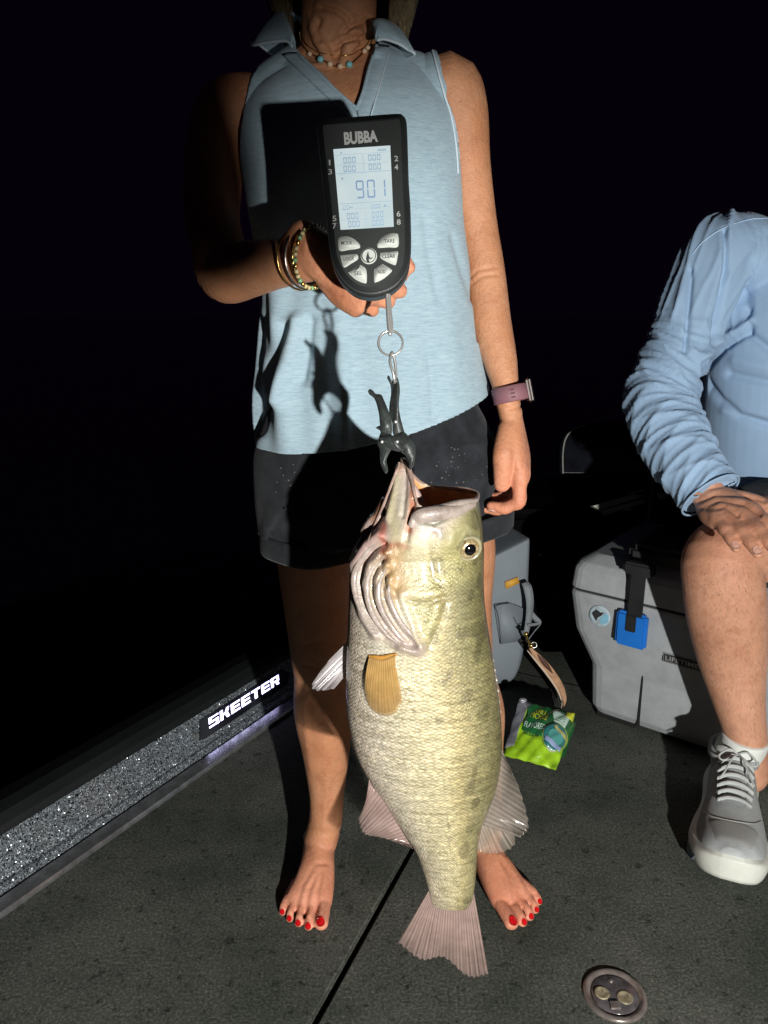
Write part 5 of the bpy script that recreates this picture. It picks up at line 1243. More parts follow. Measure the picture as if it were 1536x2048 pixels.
def digit(ch, u, v, w_, h, t):
    out = []; s_ = {'a': (0, 0, 1, t * w_ / w_), 'd': (0, 1 - t, 1, 1), 'g': (0, .5 - t / 2, 1, .5 + t / 2)}
    tv = t; tu = t * h / w_ * (785 / 545) * .8
    for k in SEG[ch]:
        a = {'a': (.12, 0, .88, tv), 'd': (.12, 1 - tv, .88, 1), 'g': (.12, .5 - tv / 2, .88, .5 + tv / 2), 'f': (0, .05, tu, .47), 'e': (0, .53, tu, .95), 'b': (1 - tu, .05, 1, .47), 'c': (1 - tu, .53, 1, .95)}[k]
        sl = lambda vv: 0
        out.append(sr(u + a[0] * w_, v + a[1] * h, u + a[2] * w_, v + a[3] * h))
    return out
Q = []
for ch, u in (('9', .345), ('0', .545), ('1', .735)): Q += digit(ch, u, .405, .145, .225, .10)
quads('digits', Q, TD - .0015, LCDINK, sc)
Q = []
for u, v in ((.16, .11), (.60, .095), (.15, .215), (.60, .21), (.14, .80), (.60, .80), (.15, .90), (.60, .90)):
    for k in range(3): Q += digit('0', u + k * .078, v, .060, .078, .15)
for k in range(3): Q += digit('0', .60 + k * .062, .712, .046, .055, .16)
for k in range(2): Q += digit('0', .08 + k * .07, .705, .05, .055, .1)
Q += [sr(.02, .305, .99, .311), sr(.02, .680, .98, .686), sr(.50, .09, .505, .30), sr(.525, .09, .528, .30), sr(.50, .80, .505, .985), sr(.47, .80, .473, .985), sr(.02, .075, .98, .078), sr(.03, .20, .96, .203), sr(.05, .75, .95, .753), sr(.05, .885, .95, .888),
      sr(.12, .04, .14, .065), sr(.10, .355, .125, .385), sr(.19, .725, .27, .735), sr(.84, .72, .87, .74), sr(.83, .735, .88, .75)] + [sr(.78 + .025 * k, .035, .795 + .025 * k, .06) for k in range(6)]
quads('small_digits', Q, TD - .0015, M('faint_lcd_ink', (.20, .30, .40), .5, emit=.5, var=.02), sc)
def tq(quad):
    q = [np.array(Z2(*p)) for p in quad]
    def fn(x, y):
        u, v = x + .5, .5 - y; a = q[0] * (1 - u) + q[1] * u; b = q[3] * (1 - u) + q[2] * u; return dp(*(a * (1 - v) + b * v), TD - .0011)
    return fn
def tq2(quad, lift):
    f = tq(quad); return lambda x, y: f(x, y) - FW * lift
text('brand_lettering', 'BUBBA', tq([(425, 314), (752, 292), (762, 408), (434, 440)]), PRINT, sc)
for s_, x, y in (('1', 288, 610), ('3', 293, 700), ('2', 938, 570), ('4', 938, 655), ('5', 335, 1155), ('7', 335, 1228), ('6', 960, 1110), ('8', 962, 1190)):
    w_ = 8 if s_ == '1' else 19; text('numeral', s_, tq([(x - w_, y - 26), (x + w_, y - 28), (x + w_ + 2, y + 26), (x - w_ + 2, y + 28)]), PRINT, sc)
BT = [('MODE', [(370, 1365), (385, 1335), (450, 1326), (520, 1350), (578, 1402), (577, 1440), (480, 1456), (385, 1463)], (455, 1398)), ('TARE', [(752, 1405), (790, 1345), (870, 1300), (935, 1298), (958, 1320), (955, 1425), (860, 1432), (765, 1436)], (872, 1380)),
      ('LOCK', [(392, 1512), (475, 1505), (555, 1503), (563, 1548), (500, 1590), (437, 1628), (412, 1600)], (478, 1552)), ('CLEAR', [(783, 1488), (870, 1480), (950, 1474), (952, 1520), (936, 1596), (905, 1600), (790, 1540)], (866, 1528)),
      ('SEL', [(470, 1682), (520, 1645), (578, 1610), (600, 1612), (645, 1655), (650, 1770), (620, 1780), (540, 1745)], (568, 1694)), ('ADD', [(722, 1650), (790, 1602), (818, 1606), (888, 1648), (890, 1672), (820, 1735), (745, 1772), (722, 1760)], (796, 1678))]
for nm, poly, (cx, cy) in BT:
    b_ = plate('button', [Z2(*p) for p in dense(poly, 40)], TD - .0026, .003, GREYBTN, sc, .0008, True, seg=3)
    hw = 13 * len(nm)
    text('button_lettering', nm, tq2([(cx - hw, cy - 15), (cx + hw, cy - 19), (cx + hw, cy + 17), (cx - hw, cy + 21)], .0017), DARKINK, b_)
circ = lambda r: [Z2(671 + r * math.cos(a), 1518 + r * math.sin(a)) for a in np.linspace(0, 2 * math.pi, 40, endpoint=False)]
cb_ = plate('round_button', circ(80), TD - .0020, .003, GREYBTN, sc, .0006, True)
plate('logo_ring', circ(70), TD - .0023, .0008, DARKINK, cb_, 0); plate('logo_ground', circ(62), TD - .0026, .0006, GREYBTN, cb_, 0)
plate('fish_hook_mark', [Z2(*p) for p in dense([(665, 1472), (672, 1515), (688, 1540), (712, 1530), (690, 1553), (672, 1548), (678, 1588), (655, 1578), (645, 1548), (652, 1510)], 40)], TD - .0028, .0004, DARKINK, cb_, 0)
# hook, ring, shackle
hk = empty('hanging_hook'); tag(hk, 'steel hook rod coming out under the fist that holds the scale', 'hook')
wire('rod', [dp(773, 560, .765), dp(775, 600, .765), dp(777, 640, .765), dp(780, 668, .765)], .0021, STEEL, hk)
wire('rod_return', [dp(780, 668, .765), dp(784, 655, .765), dp(781, 620, .766), dp(779, 590, .766)], .0013, STEEL, hk)
TC = .765
rgc = dp(781, 686, TC)
r1 = ringwire('split_ring', rgc, .0122, .0011, RT, UP, STEEL, None, 48, 8); tag(r1, 'round steel split ring between the hook and the gripper link', 'ring')
ringwire('inner_coil', rgc + FW * .0021 + RT * .0003, .0120, .0010, RT, UP, STEEL, r1, 48, 8)
sh_ = empty('chain_link'); tag(sh_, 'small oval steel link joining the split ring to the gripper handle', 'chain link')
wire('link_loop', [dp(782, 706, TC - .001), dp(780, 725, TC - .0035), dp(786, 745, TC - .003), dp(789, 762, TC), dp(789, 764, TC + .004), dp(792, 748, TC + .005), dp(790, 725, TC + .004), dp(785, 706, TC + .002)], .0014, STEEL, sh_, 10, 6, True)
# lip gripper
lg = empty('lip_gripper'); tag(lg, 'black locking pliers clamped on the tip of the bass jaw', 'fish gripper')
def Z7(x, y): return (720 + x / 5.686, 600 + y / 5.686)
def gpl(name, poly, t, th, mt=BLACKPL, parent=lg, bev=.0012): return plate(name, [Z7(*p) for p in dense(poly, 64)], t, th, mt, parent, bev, True, None, 3)
GT = .770
GM = M('gripper_plastic', (.035, .040, .038), .38, var=.35, vs=60, bump=.0007, bs=240)
gpl('long_handle', [(310, 870), (330, 858), (365, 925), (410, 935), (410, 870), (435, 900), (455, 1020), (442, 1180), (455, 1310), (490, 1450), (500, 1510), (420, 1560), (375, 1500), (368, 1380), (335, 1290), (335, 1180), (352, 1080), (350, 960)], GT, .012, GM)
gpl('short_handle', [(90, 1030), (112, 1010), (150, 1030), (180, 1065), (240, 1075), (275, 1140), (325, 1260), (352, 1330), (365, 1450), (350, 1520), (240, 1500), (225, 1400), (210, 1260), (165, 1110), (105, 1055)], GT + .001, .012, GM)
gpl('release_tab', [(180, 1450), (220, 1430), (300, 1440), (330, 1500), (240, 1480)], GT + .003, .006, GM)
gpl('outer_jaw', [(370, 1560), (490, 1500), (560, 1560), (620, 1650), (630, 1760), (610, 1880), (575, 1925), (560, 1880), (555, 1830), (500, 1740), (430, 1680), (380, 1630)], GT - .002, .014, GM)
gpl('inner_jaw', [(235, 1500), (330, 1520), (385, 1560), (400, 1650), (360, 1690), (320, 1760), (300, 1830), (320, 1930), (290, 1970), (260, 1920), (232, 1840), (225, 1700), (200, 1620)], GT - .0005, .013, GM)
gpl('pivot_plate', [(215, 1560), (380, 1540), (470, 1600), (500, 1700), (440, 1720), (360, 1700), (260, 1650)], GT - .0035, .004, GM)
for x, y in ((250, 1612), (422, 1612), (405, 1385)):
    px, py = Z7(x, y); me('rivet', *ell(dp(px, py, GT - .0035 if y > 1500 else GT), (.0019, .0012, .0019), n=14, m=8), STEEL, lg)
wire('groove_line', [dp(*Z7(x, y), GT - .0038) for x, y in ((370, 1560), (375, 1620), (430, 1690), (500, 1750))], .0006, RUBBER, lg, 6)
ringwire('eyelet', dp(*Z7(388, 930), GT + .003), .0036, .0010, RT, FW, STEEL, lg, 24, 8)

# ================================================================== THINGS ON THE DECK
# hard grey cooler the man sits on
co = empty('cooler'); tag(co, 'large grey hard cooler with a blue latch, seat of the sitting person', 'cooler')
XD = nrm(A(.78, -.62, 0)); YD = A(.62, .78, 0)
CA = A(.448, 1.765, 0)
W_, D_, H_ = .70, .43, .425
def cp(a, b, z): return CA + XD * a + YD * b + A(0, 0, z)
def cbody(name, levels, mt, parent, ch=.055):
    rings = []
    for z, ix, iy, c_ in levels:
        x0_, x1_, y0_, y1_ = ix, W_ - ix, iy, D_ - iy; P = []
        for (cx, cy, a0) in ((x0_ + c_, y0_ + c_, 180), (x1_ - c_, y0_ + c_, 270), (x1_ - c_, y1_ - c_, 0), (x0_ + c_, y1_ - c_, 90)):
            for k in range(5):
                a = math.radians(a0 + 90 * k / 4); P.append(cp(cx + c_ * math.cos(a), cy + c_ * math.sin(a), z))
        rings.append(P)
    V, F = loft(rings, True, True, True); o = me(name, V, F, mt, parent, False)
    bmx = bmesh.new(); bmx.from_mesh(o.data); bmesh.ops.recalc_face_normals(bmx, faces=bmx.faces); bmx.to_mesh(o.data); bmx.free()
    for p in o.data.polygons: p.use_smooth = False
    md = o.modifiers.new('b', 'BEVEL'); md.width = .003; md.segments = 2; md.limit_method = 'ANGLE'; md.angle_limit = math.radians(25); return o
cbd = cbody('body', [(.012, .070, .040, .030), (.03, .060, .030, .035), (.14, .052, .026, .040), (.23, .012, .010, .035), (.325, .0, .0, .03), (.333, .002, .002, .03)], COOLER, co)
cbody('gasket', [(.330, .006, .006, .03), (.341, .006, .006, .03)], COOLERDK, co)
cbody('lid', [(.340, .0, .0, .03), (.390, .004, .004, .03), (.405, .012, .012, .03), (.425, .040, .040, .03)], COOLER, co)
for a in (.08, .52): box('foot', cp(a + .05, .09, .008), XD * .05, YD * .05, A(0, 0, .008), RUBBER, co, .002)
# moulded ribs of the front
def cbox(name, a, z, ha, hz, depth, mt, parent, off=0, bev=.003): return box(name, cp(a, off, z), XD * ha, YD * depth, A(0, 0, hz), mt, parent, bev)
def onface(px, py):   # where a pixel ray meets the front face plane
    d = ray(px, py); n_ = YD; t = ((CA - CAM) @ n_) / (d @ n_); p = CAM + d * t; return (p - CA) @ XD, p[2]
la, lz = onface(1268, 1255)
lo = cbox('latch', la, lz, .036, .042, .010, BLUE, co, -.014, .006)
cbox('latch_slot', la, lz + .018, .012, .020, .003, RUBBER, lo, -.0245, .002)
cbox('strap', la + .004, lz + .085, .018, .062, .006, BLACKPL, co, -.016, .004)
cbox('strap_head', la + .006, lz + .150, .034, .014, .014, BLACKPL, co, -.016, .005)
lx, lz2 = onface(1362, 1326)
cbox('name_badge', lx, lz2, .046, .013, .003, BLACKPL, co, .012, .002); 
bd_ = cbox('badge_border', lx, lz2, .043, .0105, .0012, PRINT, co, .0085, .0008); cbox('badge_ground', lx, lz2, .0415, .0092, .0012, DARKINK, bd_, .0075, .0006)
text('badge_lettering', 'LIFETIME', lambda x, y: cp(lx + x * .074, .0055, lz2 + y * .0105), M('badge_silver', (.5, .5, .5), .4, .5), co)
# vertical groove of the front beside the latch, and the round sticker
cbox('groove', la + .022, .15, .0022, .135, .004, RUBBER, co, .028, .0005)
dx, dz = onface(1200, 1232)
stk = me('sticker', *loft([[cp(dx + r * math.cos(a), y_, dz + r * math.sin(a)) for a in np.linspace(0, 2 * math.pi, 32, endpoint=False)] for r, y_ in ((.0265, -.0005), (.026, -.0012), (.020, -.0014))]), M('sticker_print', (.55, .60, .62), .5, var=.3, vs=60, col2=(.50, .66, .74)), co)
plate('sticker_mark', None, 0, 0, DARKINK, stk, 0, P=([cp(dx - .020 + x, -.0026, dz + z_) for x, z_ in ((0, .004), (.010, .015), (.022, .010), (.030, .012), (.024, .002), (.016, -.004), (.012, -.014), (.006, -.006))], [cp(dx - .020 + x, -.0016, dz + z_) for x, z_ in ((0, .004), (.010, .015), (.022, .010), (.030, .012), (.024, .002), (.016, -.004), (.012, -.014), (.006, -.006))]))
plate('sticker_mark', None, 0, 0, M('sky_blue_print', (.25, .52, .68), .5), stk, 0, P=([cp(dx + x, -.0026, dz + z_) for x, z_ in ((.004, -.002), (.014, .012), (.022, .006), (.022, -.010), (.008, -.020), (.0, -.012))], [cp(dx + x, -.0016, dz + z_) for x, z_ in ((.004, -.002), (.014, .012), (.022, .006), (.022, -.010), (.008, -.020), (.0, -.012))]))
cu = box('seat_cushion', cp(.42, .212, .447), XD * .29, YD * .19, A(0, 0, .021), CUSHION, None, .014, 4); tag(cu, 'black padded cushion on the lid of the grey cooler', 'cushion')
# rope handle on the left end of the cooler lid
wire('rope_handle', [cp(-.004, .12, .34), cp(-.03, .14, .32), cp(-.035, .22, .31), cp(-.03, .30, .32), cp(-.004, .32, .34)], .006, RUBBER, co)

# grey soft-sided pack behind the standing person's leg
bp = empty('soft_cooler_bag'); tag(bp, 'grey coated soft cooler bag with an orange tag, just behind the standing legs', 'bag')
def bagp(a, z, b=0):  # a across, z up, b depth
    lean = .06 * z; return A(.135 + a * .95, 1.80 + a * .30 + b * 1.0 + lean * .3, z) + A(b * -.30, 0, 0)
rings = []
for z, ins, c_ in ((.006, .030, .02), (.03, .012, .03), (.10, .0, .03), (.22, -.002, .03), (.30, .0, .026), (.352, .002, .02), (.395, .004, .014), (.405, .005, .012), (.408, .012, .010)):
    P = []; wz = .262
    for (cx, cy, a0) in ((ins + c_, ins + c_, 180), (wz - ins - c_, ins + c_, 270), (wz - ins - c_, .20 - ins - c_, 0), (ins + c_, .20 - ins - c_, 90)):
        for k in range(7):
            a = math.radians(a0 + 90 * k / 6); xa = cx + c_ * math.cos(a)
            P.append(bagp(xa, z + (.10 * (xa / wz - .8) if z > .3 else 0), cy + c_ * math.sin(a)))
    rings.append(P)
V, F = loft(rings); ob = me('body', V, F, BAGGREY, bp); md = ob.modifiers.new('s', 'SUBSURF'); md.levels = md.render_levels = 2
def bq(name, pts, mt, parent, lift=-.003, th=.004, bev=.001):
    P = [bagp(a, z, lift) for a, z in pts]; bk = [p + A(0, th, 0) for p in P]; return plate(name, None, 0, 0, mt, parent, bev, True, P=(P, bk))
def onbag(px, py):
    n_ = nrm(np.cross(A(.95, .30, 0), A(0, .018, 1))); d = ray(px, py); p0 = bagp(0, 0, 0); t = ((p0 - CAM) @ n_) / (d @ n_); p = CAM + d * t; return (p[0] - .135) / .95, p[2]
TAG = M('orange_tag', (.75, .40, .06), .6, var=.1)
def bagpoly(name, px, mt, lift=-.004, th=.003, parent=bp): return bq(name, [onbag(x, y) for x, y in px], mt, parent, lift, th)
bagpoly('orange_tag', [(1008, 1163), (1034, 1153), (1037, 1165), (1010, 1177)], TAG, -.006)
BAGDK = M('dark_webbing', (.05, .055, .062), .7); BAGLT = M('grey_webbing', (.22, .24, .26), .65, bump=.0008, bs=200)
bagpoly('front_pocket', [(985, 1207), (1012, 1203), (1045, 1215), (1050, 1262), (1030, 1280), (997, 1285)], BAGGREY, -.012, .012)
for w__ in ([(985, 1208), (992, 1230), (995, 1260), (997, 1284)], [(985, 1208), (1000, 1204), (1012, 1203)], [(1022, 1230), (1030, 1244), (1040, 1240)], [(1026, 1250), (1040, 1256), (1044, 1244)]):
    wire('seam', [bagp(*onbag(x, y), -.0135) for x, y in w__], .0012, BAGDK, bp, 6)
bagpoly('buckle', [(1030, 1276), (1040, 1270), (1054, 1272), (1052, 1280), (1036, 1284)], RUBBER, -.018, .006)
def ribbon(name, P, w, mt, parent, wd=A(0, 0, 1), th=.002):
    P = cr(np.array(P, float), 30); ww = cr(np.array(w, float), 30)[:, 0]; V = []; F = []; wd = nrm(wd)
    for p, q in zip(P, ww): V += [p - wd * q, p + wd * q]
    for i in range(29): F.append((2 * i, 2 * i + 1, 2 * i + 3, 2 * i + 2))
    o = me(name, V, F, mt, parent); evalmesh(o, [('SOLIDIFY', dict(thickness=th, offset=0))]); return o
Yb = 1.84
ribbon('side_strap', [at(1050, 1165, Yb), at(1056, 1178, Yb - .01), at(1060, 1205, Yb - .015), at(1058, 1235, Yb - .01), at(1052, 1268, Yb - .02)], [.009, .011, .010, .009, .007], BAGLT, bp, A(1, .2, .2))
ribbon('side_strap', [at(1058, 1222, Yb), at(1070, 1236, Yb), at(1080, 1248, Yb - .005), at(1068, 1264, Yb - .015), at(1056, 1280, Yb - .03)], [.007, .007, .006, .006, .004], BAGLT, bp, A(.5, 0, .8))
ribbon('side_strap', [at(1056, 1250, Yb - .02), at(1068, 1249, Yb - .01), at(1080, 1247, Yb - .005)], [.004, .004, .003], BAGLT, bp)
# leather fish charm on a gold snap
ch_ = empty('leather_strap_charm'); tag(ch_, 'curved tan and brown leather strap hanging on a gold snap from the grey bag', 'strap')
Yc = 1.775
wire('gold_snap', [at(1051, 1266, Yc), at(1055, 1278, Yc), at(1060, 1288, Yc)], .0032, GOLD, ch_); me('snap_ball', *ell(at(1052, 1268, Yc), (.0062,) * 3, n=16, m=10), GOLD, ch_); me('snap_ball', *ell(at(1062, 1291, Yc - .002), (.0065,) * 3, n=16, m=10), GOLD, ch_)
ringwire('snap_ring', at(1068, 1290, Yc), .007, .0016, RT, UP, SILVER, ch_, 24, 6)
cpts = [at(1060, 1296, Yc), at(1080, 1320, Yc), at(1100, 1345, Yc), at(1120, 1375, Yc), at(1129, 1400, Yc - .01), at(1128, 1412, Yc - .02)]
TAN = M('tan_leather', (.52, .30, .17), .6, var=.25, vs=30, bump=.0008, bs=150); BRN = M('brown_leather', (.10, .045, .03), .6); EDG = M('pale_edge', (.66, .52, .40), .6)
ribbon('leather', cpts, [.003, .010, .012, .010, .006, .001], TAN, ch_, A(.75, 0, .45), .004)
ribbon('edge', [p - A(.0006, .004, 0) for p in cpts], [.001, .0025, .0025, .002, .001, .0005], EDG, ch_, A(.75, 0, .45), .002).location = A(-.007, -.001, -.004)
ribbon('brown_patch', [p - A(-.003, .005, -.004) for p in (cpts[0] * .4 + cpts[1] * .6, cpts[1], cpts[1] * .5 + cpts[2] * .5, cpts[2] * .9 + cpts[3] * .1)], [.001, .005, .006, .001], BRN, ch_, A(.75, 0, .45), .002)

# snack pouch
sn = empty('snack_pouch'); tag(sn, 'crumpled green and lime snack pouch lying on the carpet below the grey bag', 'snack bag')
PB = [fl(1006, 1512, .004), fl(1112, 1541, .004), at(1150, 1430, 1.64), at(1040, 1404, 1.685)]
PN = nrm(np.cross(PB[1] - PB[0], PB[3] - PB[0])); PN = PN if PN[1] < 0 else -PN
def spt(u, v, lift=0):
    a = PB[0] * (1 - u) + PB[1] * u; b = PB[3] * (1 - u) + PB[2] * u; p = a * (1 - v) + b * v
    bulge = .022 * (math.sin(math.pi * min(max(u, 0), 1)) ** .7) * (math.sin(math.pi * min(max(v, .02), .98)) ** .6) + .0035 * math.sin(u * 11 + v * 7) * math.sin(v * 9) * min(1, 6 * v * (1 - v)) + .002 * math.sin(u * 27 - v * 19)
    return p + PN * (bulge + lift)
def sgrid(name, poly_uv, lift, mt, parent, n=16, th=.0012):
    (a, b, c, d) = [np.array(q, float) for q in poly_uv]; V = []; F = []
    for i in range(n):
        for j in range(n):
            s_, t = i / (n - 1), j / (n - 1); q = (a * (1 - s_) + b * s_) * (1 - t) + (d * (1 - s_) + c * s_) * t; V.append(spt(q[0], q[1], lift))
    for i in range(n - 1):
        for j in range(n - 1): F.append((i * n + j, (i + 1) * n + j, (i + 1) * n + j + 1, i * n + j + 1))
    o = me(name, V, F, mt, parent); evalmesh(o, [('SOLIDIFY', dict(thickness=th, offset=0))]); o.data.polygons.foreach_set('use_smooth', [True] * len(o.data.polygons)); return o
LIME = M('lime_foil', (.33, .58, .02), .28, var=.35, vs=25, coat=.4, bump=.0025, bs=35); GREEN = M('green_foil', (.015, .13, .035), .28, var=.4, vs=20, coat=.5, bump=.0025, bs=35)
FOIL = M('silver_foil', (.40, .40, .44), .3, .5, var=.3, vs=30, bump=.003, bs=40); YEL = M('yellow_print', (.60, .62, .04), .4); WPR = M('pale_print', (.55, .72, .62), .4); TEAL = M('teal_print', (.03, .20, .20), .35, coat=.4); PBL = M('pale_blue_print', (.35, .45, .70), .4)
sgrid('front_panel', [(0, 0), (1, 0), (1, 1), (0, 1)], 0, LIME, sn, 24, .002)
bk_ = sgrid('back_panel', [(0, 0), (1, 0), (1, 1), (0, 1)], -.030, GREEN, sn, 10, .002)
def sq(name, uv_, lift, mt, n=14): return sgrid(name, uv_, lift, mt, sn, n, .0008)
sq('green_print', [(.22, .44), (1.0, .34), (1.0, 1.0), (.20, 1.0)], .0022, GREEN, 18)
sq('silver_side', [(.0, .12), (.16, .16), (.20, 1.02), (-.02, 1.0)], .0034, FOIL)
sq('nutrition_panel', [(.72, .72), (.92, .66), (.95, .94), (.62, .95)], .0036, WPR, 8)
for k in range(5): sq('print_line', [(.70 + k * .03, .76 + .03 * k), (.90, .72 + .045 * k), (.90, .727 + .045 * k), (.70 + k * .03, .767 + .03 * k)], .0046, GREEN, 5)
sq('yellow_corner', [(.86, .90), (1.0, .86), (1.0, 1.0), (.86, 1.0)], .0046, YEL, 6)
def sdisc(name, cu_, cv_, ru, rv, lift, mt, n=36):
    V, F = loft([[spt(cu_ + ru * k * math.cos(a), cv_ + rv * k * math.sin(a), lift + (0 if k < 1 else -.002)) for a in np.linspace(0, 2 * math.pi, n, endpoint=False)] for k in (1.0, .98, .75, .5, .25, .05)], True, False, True)
    return me(name, V, F, mt, sn)
sdisc('round_emblem', .82, .47, .215, .245, .0046, M('emblem_rim', (.30, .42, .08), .4)); sdisc('emblem_ring', .82, .47, .195, .225, .0054, TEAL); sdisc('emblem_centre', .83, .47, .13, .15, .0062, M('sea_print', (.10, .40, .36), .4))
sq('emblem_ribbon', [(.66, .36), (.98, .26), (.98, .33), (.68, .43)], .0072, PBL, 8); sq('emblem_ribbon', [(.76, .62), (1.0, .50), (1.0, .56), (.78, .66)], .0072, M('khaki_print', (.45, .42, .16), .4), 8)
def stext(name, s_, u0, v0, u1, v1, mt, lift=.0038): return text(name, s_, lambda x, y: spt(u0 + (u1 - u0) * (x + .5), v0 + (v1 - v0) * (y + .5), lift), mt, sn)
stext('flavour_lettering', 'DILL', .36, .80, .56, .88, YEL); stext('flavour_lettering', 'PICKLE', .30, .68, .60, .78, YEL); stext('flavour_lettering', 'FLAVORED', .24, .50, .62, .60, WPR); stext('flavour_lettering', 'SEEDS', .28, .36, .56, .44, GREEN, .003)
me('torn_corner', *ell(PB[3] + A(.006, -.004, .006), (.010, .006, .007), n=10, m=7), FOIL, sn)

# dark gear at the back
mo = empty('boat_chair'); tag(mo, 'black boat seat back with a pale piped edge, far back in the dark', 'boat seat')  # fixed boat seat: padded back, post and base
Ys = 2.35
VB = M('dark_blue_vinyl', (.010, .011, .018), .45, var=.4, vs=20, bump=.002, bs=25)
t0 = at(1125, 900, Ys)[0] ; 
so = [(1124, 946), (1124, 905), (1130, 875), (1146, 856), (1175, 846), (1240, 843), (1290, 850), (1305, 880), (1308, 946)]
sp_ = dense(so, 60, False) + [(1308, 948)]
plate('seat_back', sp_, Ys / .966, .08, VB, mo, .012, True, seg=4)
wire('pale_piping', [dp(x, y, Ys / .966 - .002) for x, y in cr(np.array([(1126, 946), (1126, 905), (1132, 876), (1148, 858), (1172, 849)], float), 24)], .0026, M('pale_vinyl_piping', (.30, .31, .28), .5), mo, 8, 1)
plate('seat_post', [(1195, 946), (1240, 946), (1240, 1200), (1195, 1200)], Ys / .966 + .02, .05, BLACKPL, mo, .006)
plate('seat_base', [(1120, 1190), (1310, 1190), (1310, 1215), (1120, 1215)], Ys / .966 + .0, .30, BLACKPL, mo, .006)
ps = empty('pedestal_pole'); tag(ps, 'black upright pole standing behind the cooler beside the long sleeve', 'pole')
pb_ = at(1306, 1000, 2.14); x_ = pb_[0]; y_ = 2.14
me('upper_tube', *tube([(x_, y_, .60), (x_, y_, .95)], [.019, .019], (1, 0, 0), 28, 6, (.1, .1)), M('gloss_black_tube', (.02, .02, .02), .22), ps); me('lower_tube', *tube([(x_, y_, .0), (x_, y_, .61)], [.025, .024], (1, 0, 0), 28, 6, (.1, .1)), bpy.data.materials['gloss_black_tube'], ps)
bandring('collar', A(x_, y_, .60), A(0, 0, 1), .025, .025, .012, .004, BLACKPL, ps, A(1, 0, 0)); disc('pole_foot', [(.07, .0), (.07, .012), (.06, .018), (.03, .02)], BLACKPL, ps, A(x_, y_, 0), 32)
rk_ = empty('slatted_rack'); tag(rk_, 'pale slatted rack lying flat in the dark behind the pole', 'rack')
RW = M('pale_rack_plastic', (.45, .48, .40), .6)
TR = 2.16
for poly in ([(1185, 1012), (1255, 992), (1270, 988), (1290, 992), (1200, 1020)], [(1205, 1020), (1285, 998), (1290, 1004), (1212, 1030)], [(1258, 1008), (1290, 1000), (1290, 1006), (1264, 1014)], [(1318, 985), (1340, 990), (1330, 998), (1318, 996)], [(1262, 985), (1290, 978), (1290, 982), (1264, 988)], [(1255, 1010), (1262, 1008), (1262, 1020), (1255, 1022)]):
    plate('slat', poly, TR, .03, RW, rk_, .001)
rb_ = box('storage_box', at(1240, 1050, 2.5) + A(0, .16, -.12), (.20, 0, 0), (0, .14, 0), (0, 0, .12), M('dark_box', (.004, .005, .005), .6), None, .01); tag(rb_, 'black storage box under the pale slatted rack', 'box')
kn_ = me('bolt_head', *ell(at(1080, 1110, 2.3), (.005, .004, .005), n=12, m=8), SILVER, None); tag(kn_, 'tiny shiny bolt head catching the light behind the grey bag', 'bolt')
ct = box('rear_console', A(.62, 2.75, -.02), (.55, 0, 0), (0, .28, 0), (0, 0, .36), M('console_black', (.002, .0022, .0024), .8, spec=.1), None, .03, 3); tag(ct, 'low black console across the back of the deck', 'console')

# lamp that lights the catch, and a photographer added to shade the raised arm: both behind the camera
dl = empty('deck_lamp'); tag(dl, 'black lamp on a short stand behind the camera, lighting the catch', 'lamp')
lpn = np.array(LP); ldv = nrm(A(.34, 1.30, .22) - lpn)
me('lamp_head', *tube([lpn - ldv * .14, lpn - ldv * .05, lpn - ldv * .03], [.022, .022, .034], (1, 0, 0), 24, 4, (.3, 0)), BLACKPL, dl)
me('stand', *tube([lpn - ldv * .09 - A(0, 0, .02), A(lpn[0], lpn[1] - .08, .3), A(lpn[0], lpn[1] - .08, .01)], [.009, .009, .009], (1, 0, 0), 12, 6), BLACKPL, dl)
disc('foot', [(.09, .0), (.09, .01), (.03, .018)], BLACKPL, dl, A(lpn[0], lpn[1] - .08, 0), 32)
ph_ = empty('person'); tag(ph_, 'unseen photographer added behind the camera, bent elbow shading the raised arm, phone in hand', 'person')
el_ = A(.250, -.205, .850)  # elbow placed so that it shades the standing person's raised arm
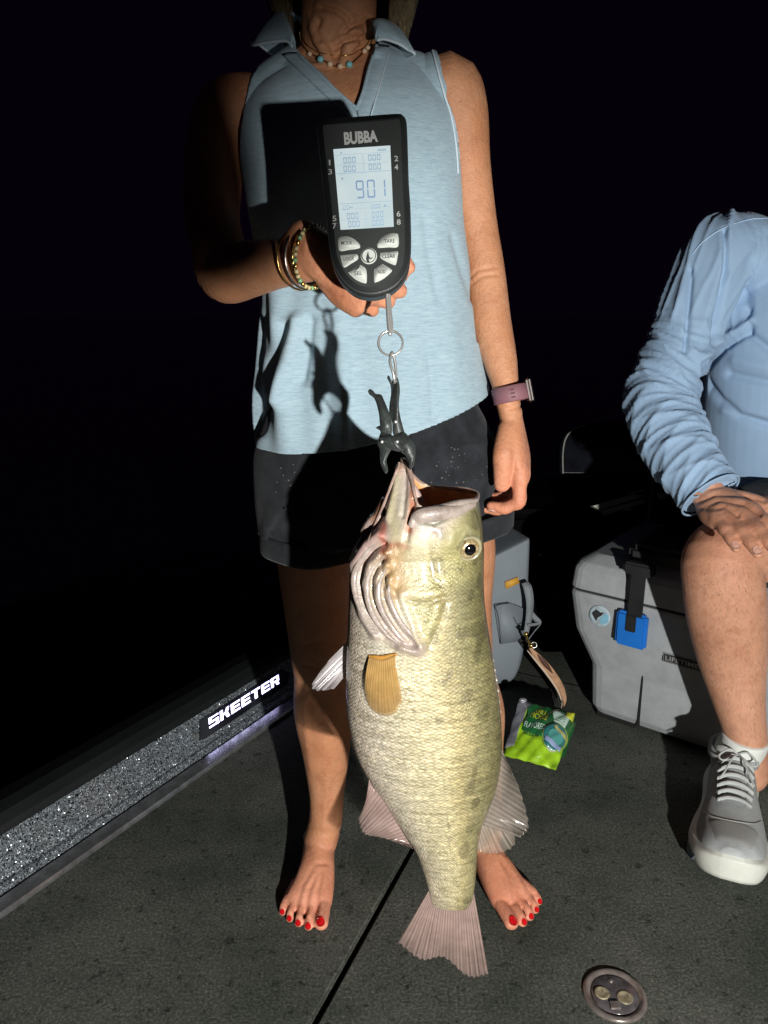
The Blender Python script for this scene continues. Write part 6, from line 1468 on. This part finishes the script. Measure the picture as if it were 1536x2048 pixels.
pp = [tube([(.0, -.62, .02), (.0, -.62, .45), (.0, -.62, .80)], [(.13, .10), (.13, .11), (.16, .12)], (1, 0, 0), 24, 6), tube([(.0, -.62, .75), (.0, -.60, 1.0), (.0, -.60, 1.22), (.0, -.60, 1.36)], [(.17, .12), (.18, .13), (.19, .11), (.07, .07)], (1, 0, 0), 28, 6, (.3, .3)),
      tube([(.0, -.60, 1.34), (.0, -.59, 1.46)], [.055, .055], (1, 0, 0), 16, 3), ell((0, -.58, 1.53), (.078, .095, .115)),
      tube([(.19, -.60, 1.28), (.26, -.46, 1.08), el_], [.055, .05, .043], (1, 0, 0), 20, 6), tube([el_, (.17, -.13, .90), (.085, -.062, .945)], [.043, .036, .026], (1, 0, 0), 20, 6),
      tube([(.085, -.062, .945), (.06, -.04, .97), (.045, -.03, .99)], [(.026, .02), (.036, .018), (.034, .014)], (0, 0, 1), 16, 4)]
for k in range(4): pp.append(tube([(.045, -.034, .965 + k * .016), (.015, -.045, .965 + k * .016), (-.012, -.036, .965 + k * .016)], [.008, .008, .007], (0, 0, 1), 10, 4))
fuse('body', pp, .008, M('dark_jacket', (.03, .035, .045), .8), ph_, 3)
pn_ = empty('phone'); tag(pn_, 'black phone held up by the photographer', 'phone')
box('body', A(-.012, -.018, .955), (.037, 0, 0), (0, .0042, 0), (0, 0, .078), BLACKPL, pn_, .003, 3); box('screen', A(-.012, -.0232, .955), (.034, 0, 0), (0, .0008, 0), (0, 0, .073), M('phone_glass', (.01, .01, .012), .08), pn_, .0004, 1)

# ================================================================== bases
bpy.context.view_layer.update()
for o in [o for o in S.objects if o.type == 'EMPTY' and o.parent is None]:
    kids = list(o.children)
    lo = np.array([9e9] * 3); hi = -lo
    def walk(q):
        global lo, hi
        if q.type == 'MESH':
            v = np.empty(len(q.data.vertices) * 3); q.data.vertices.foreach_get('co', v); v = v.reshape(-1, 3)
            lo = np.minimum(lo, v.min(0)); hi = np.maximum(hi, v.max(0))
        for c in q.children: walk(c)
    walk(o)
    b = A((lo[0] + hi[0]) / 2, (lo[1] + hi[1]) / 2, lo[2]); o.location = b
    for k in kids: k.location = np.array(k.location) - b
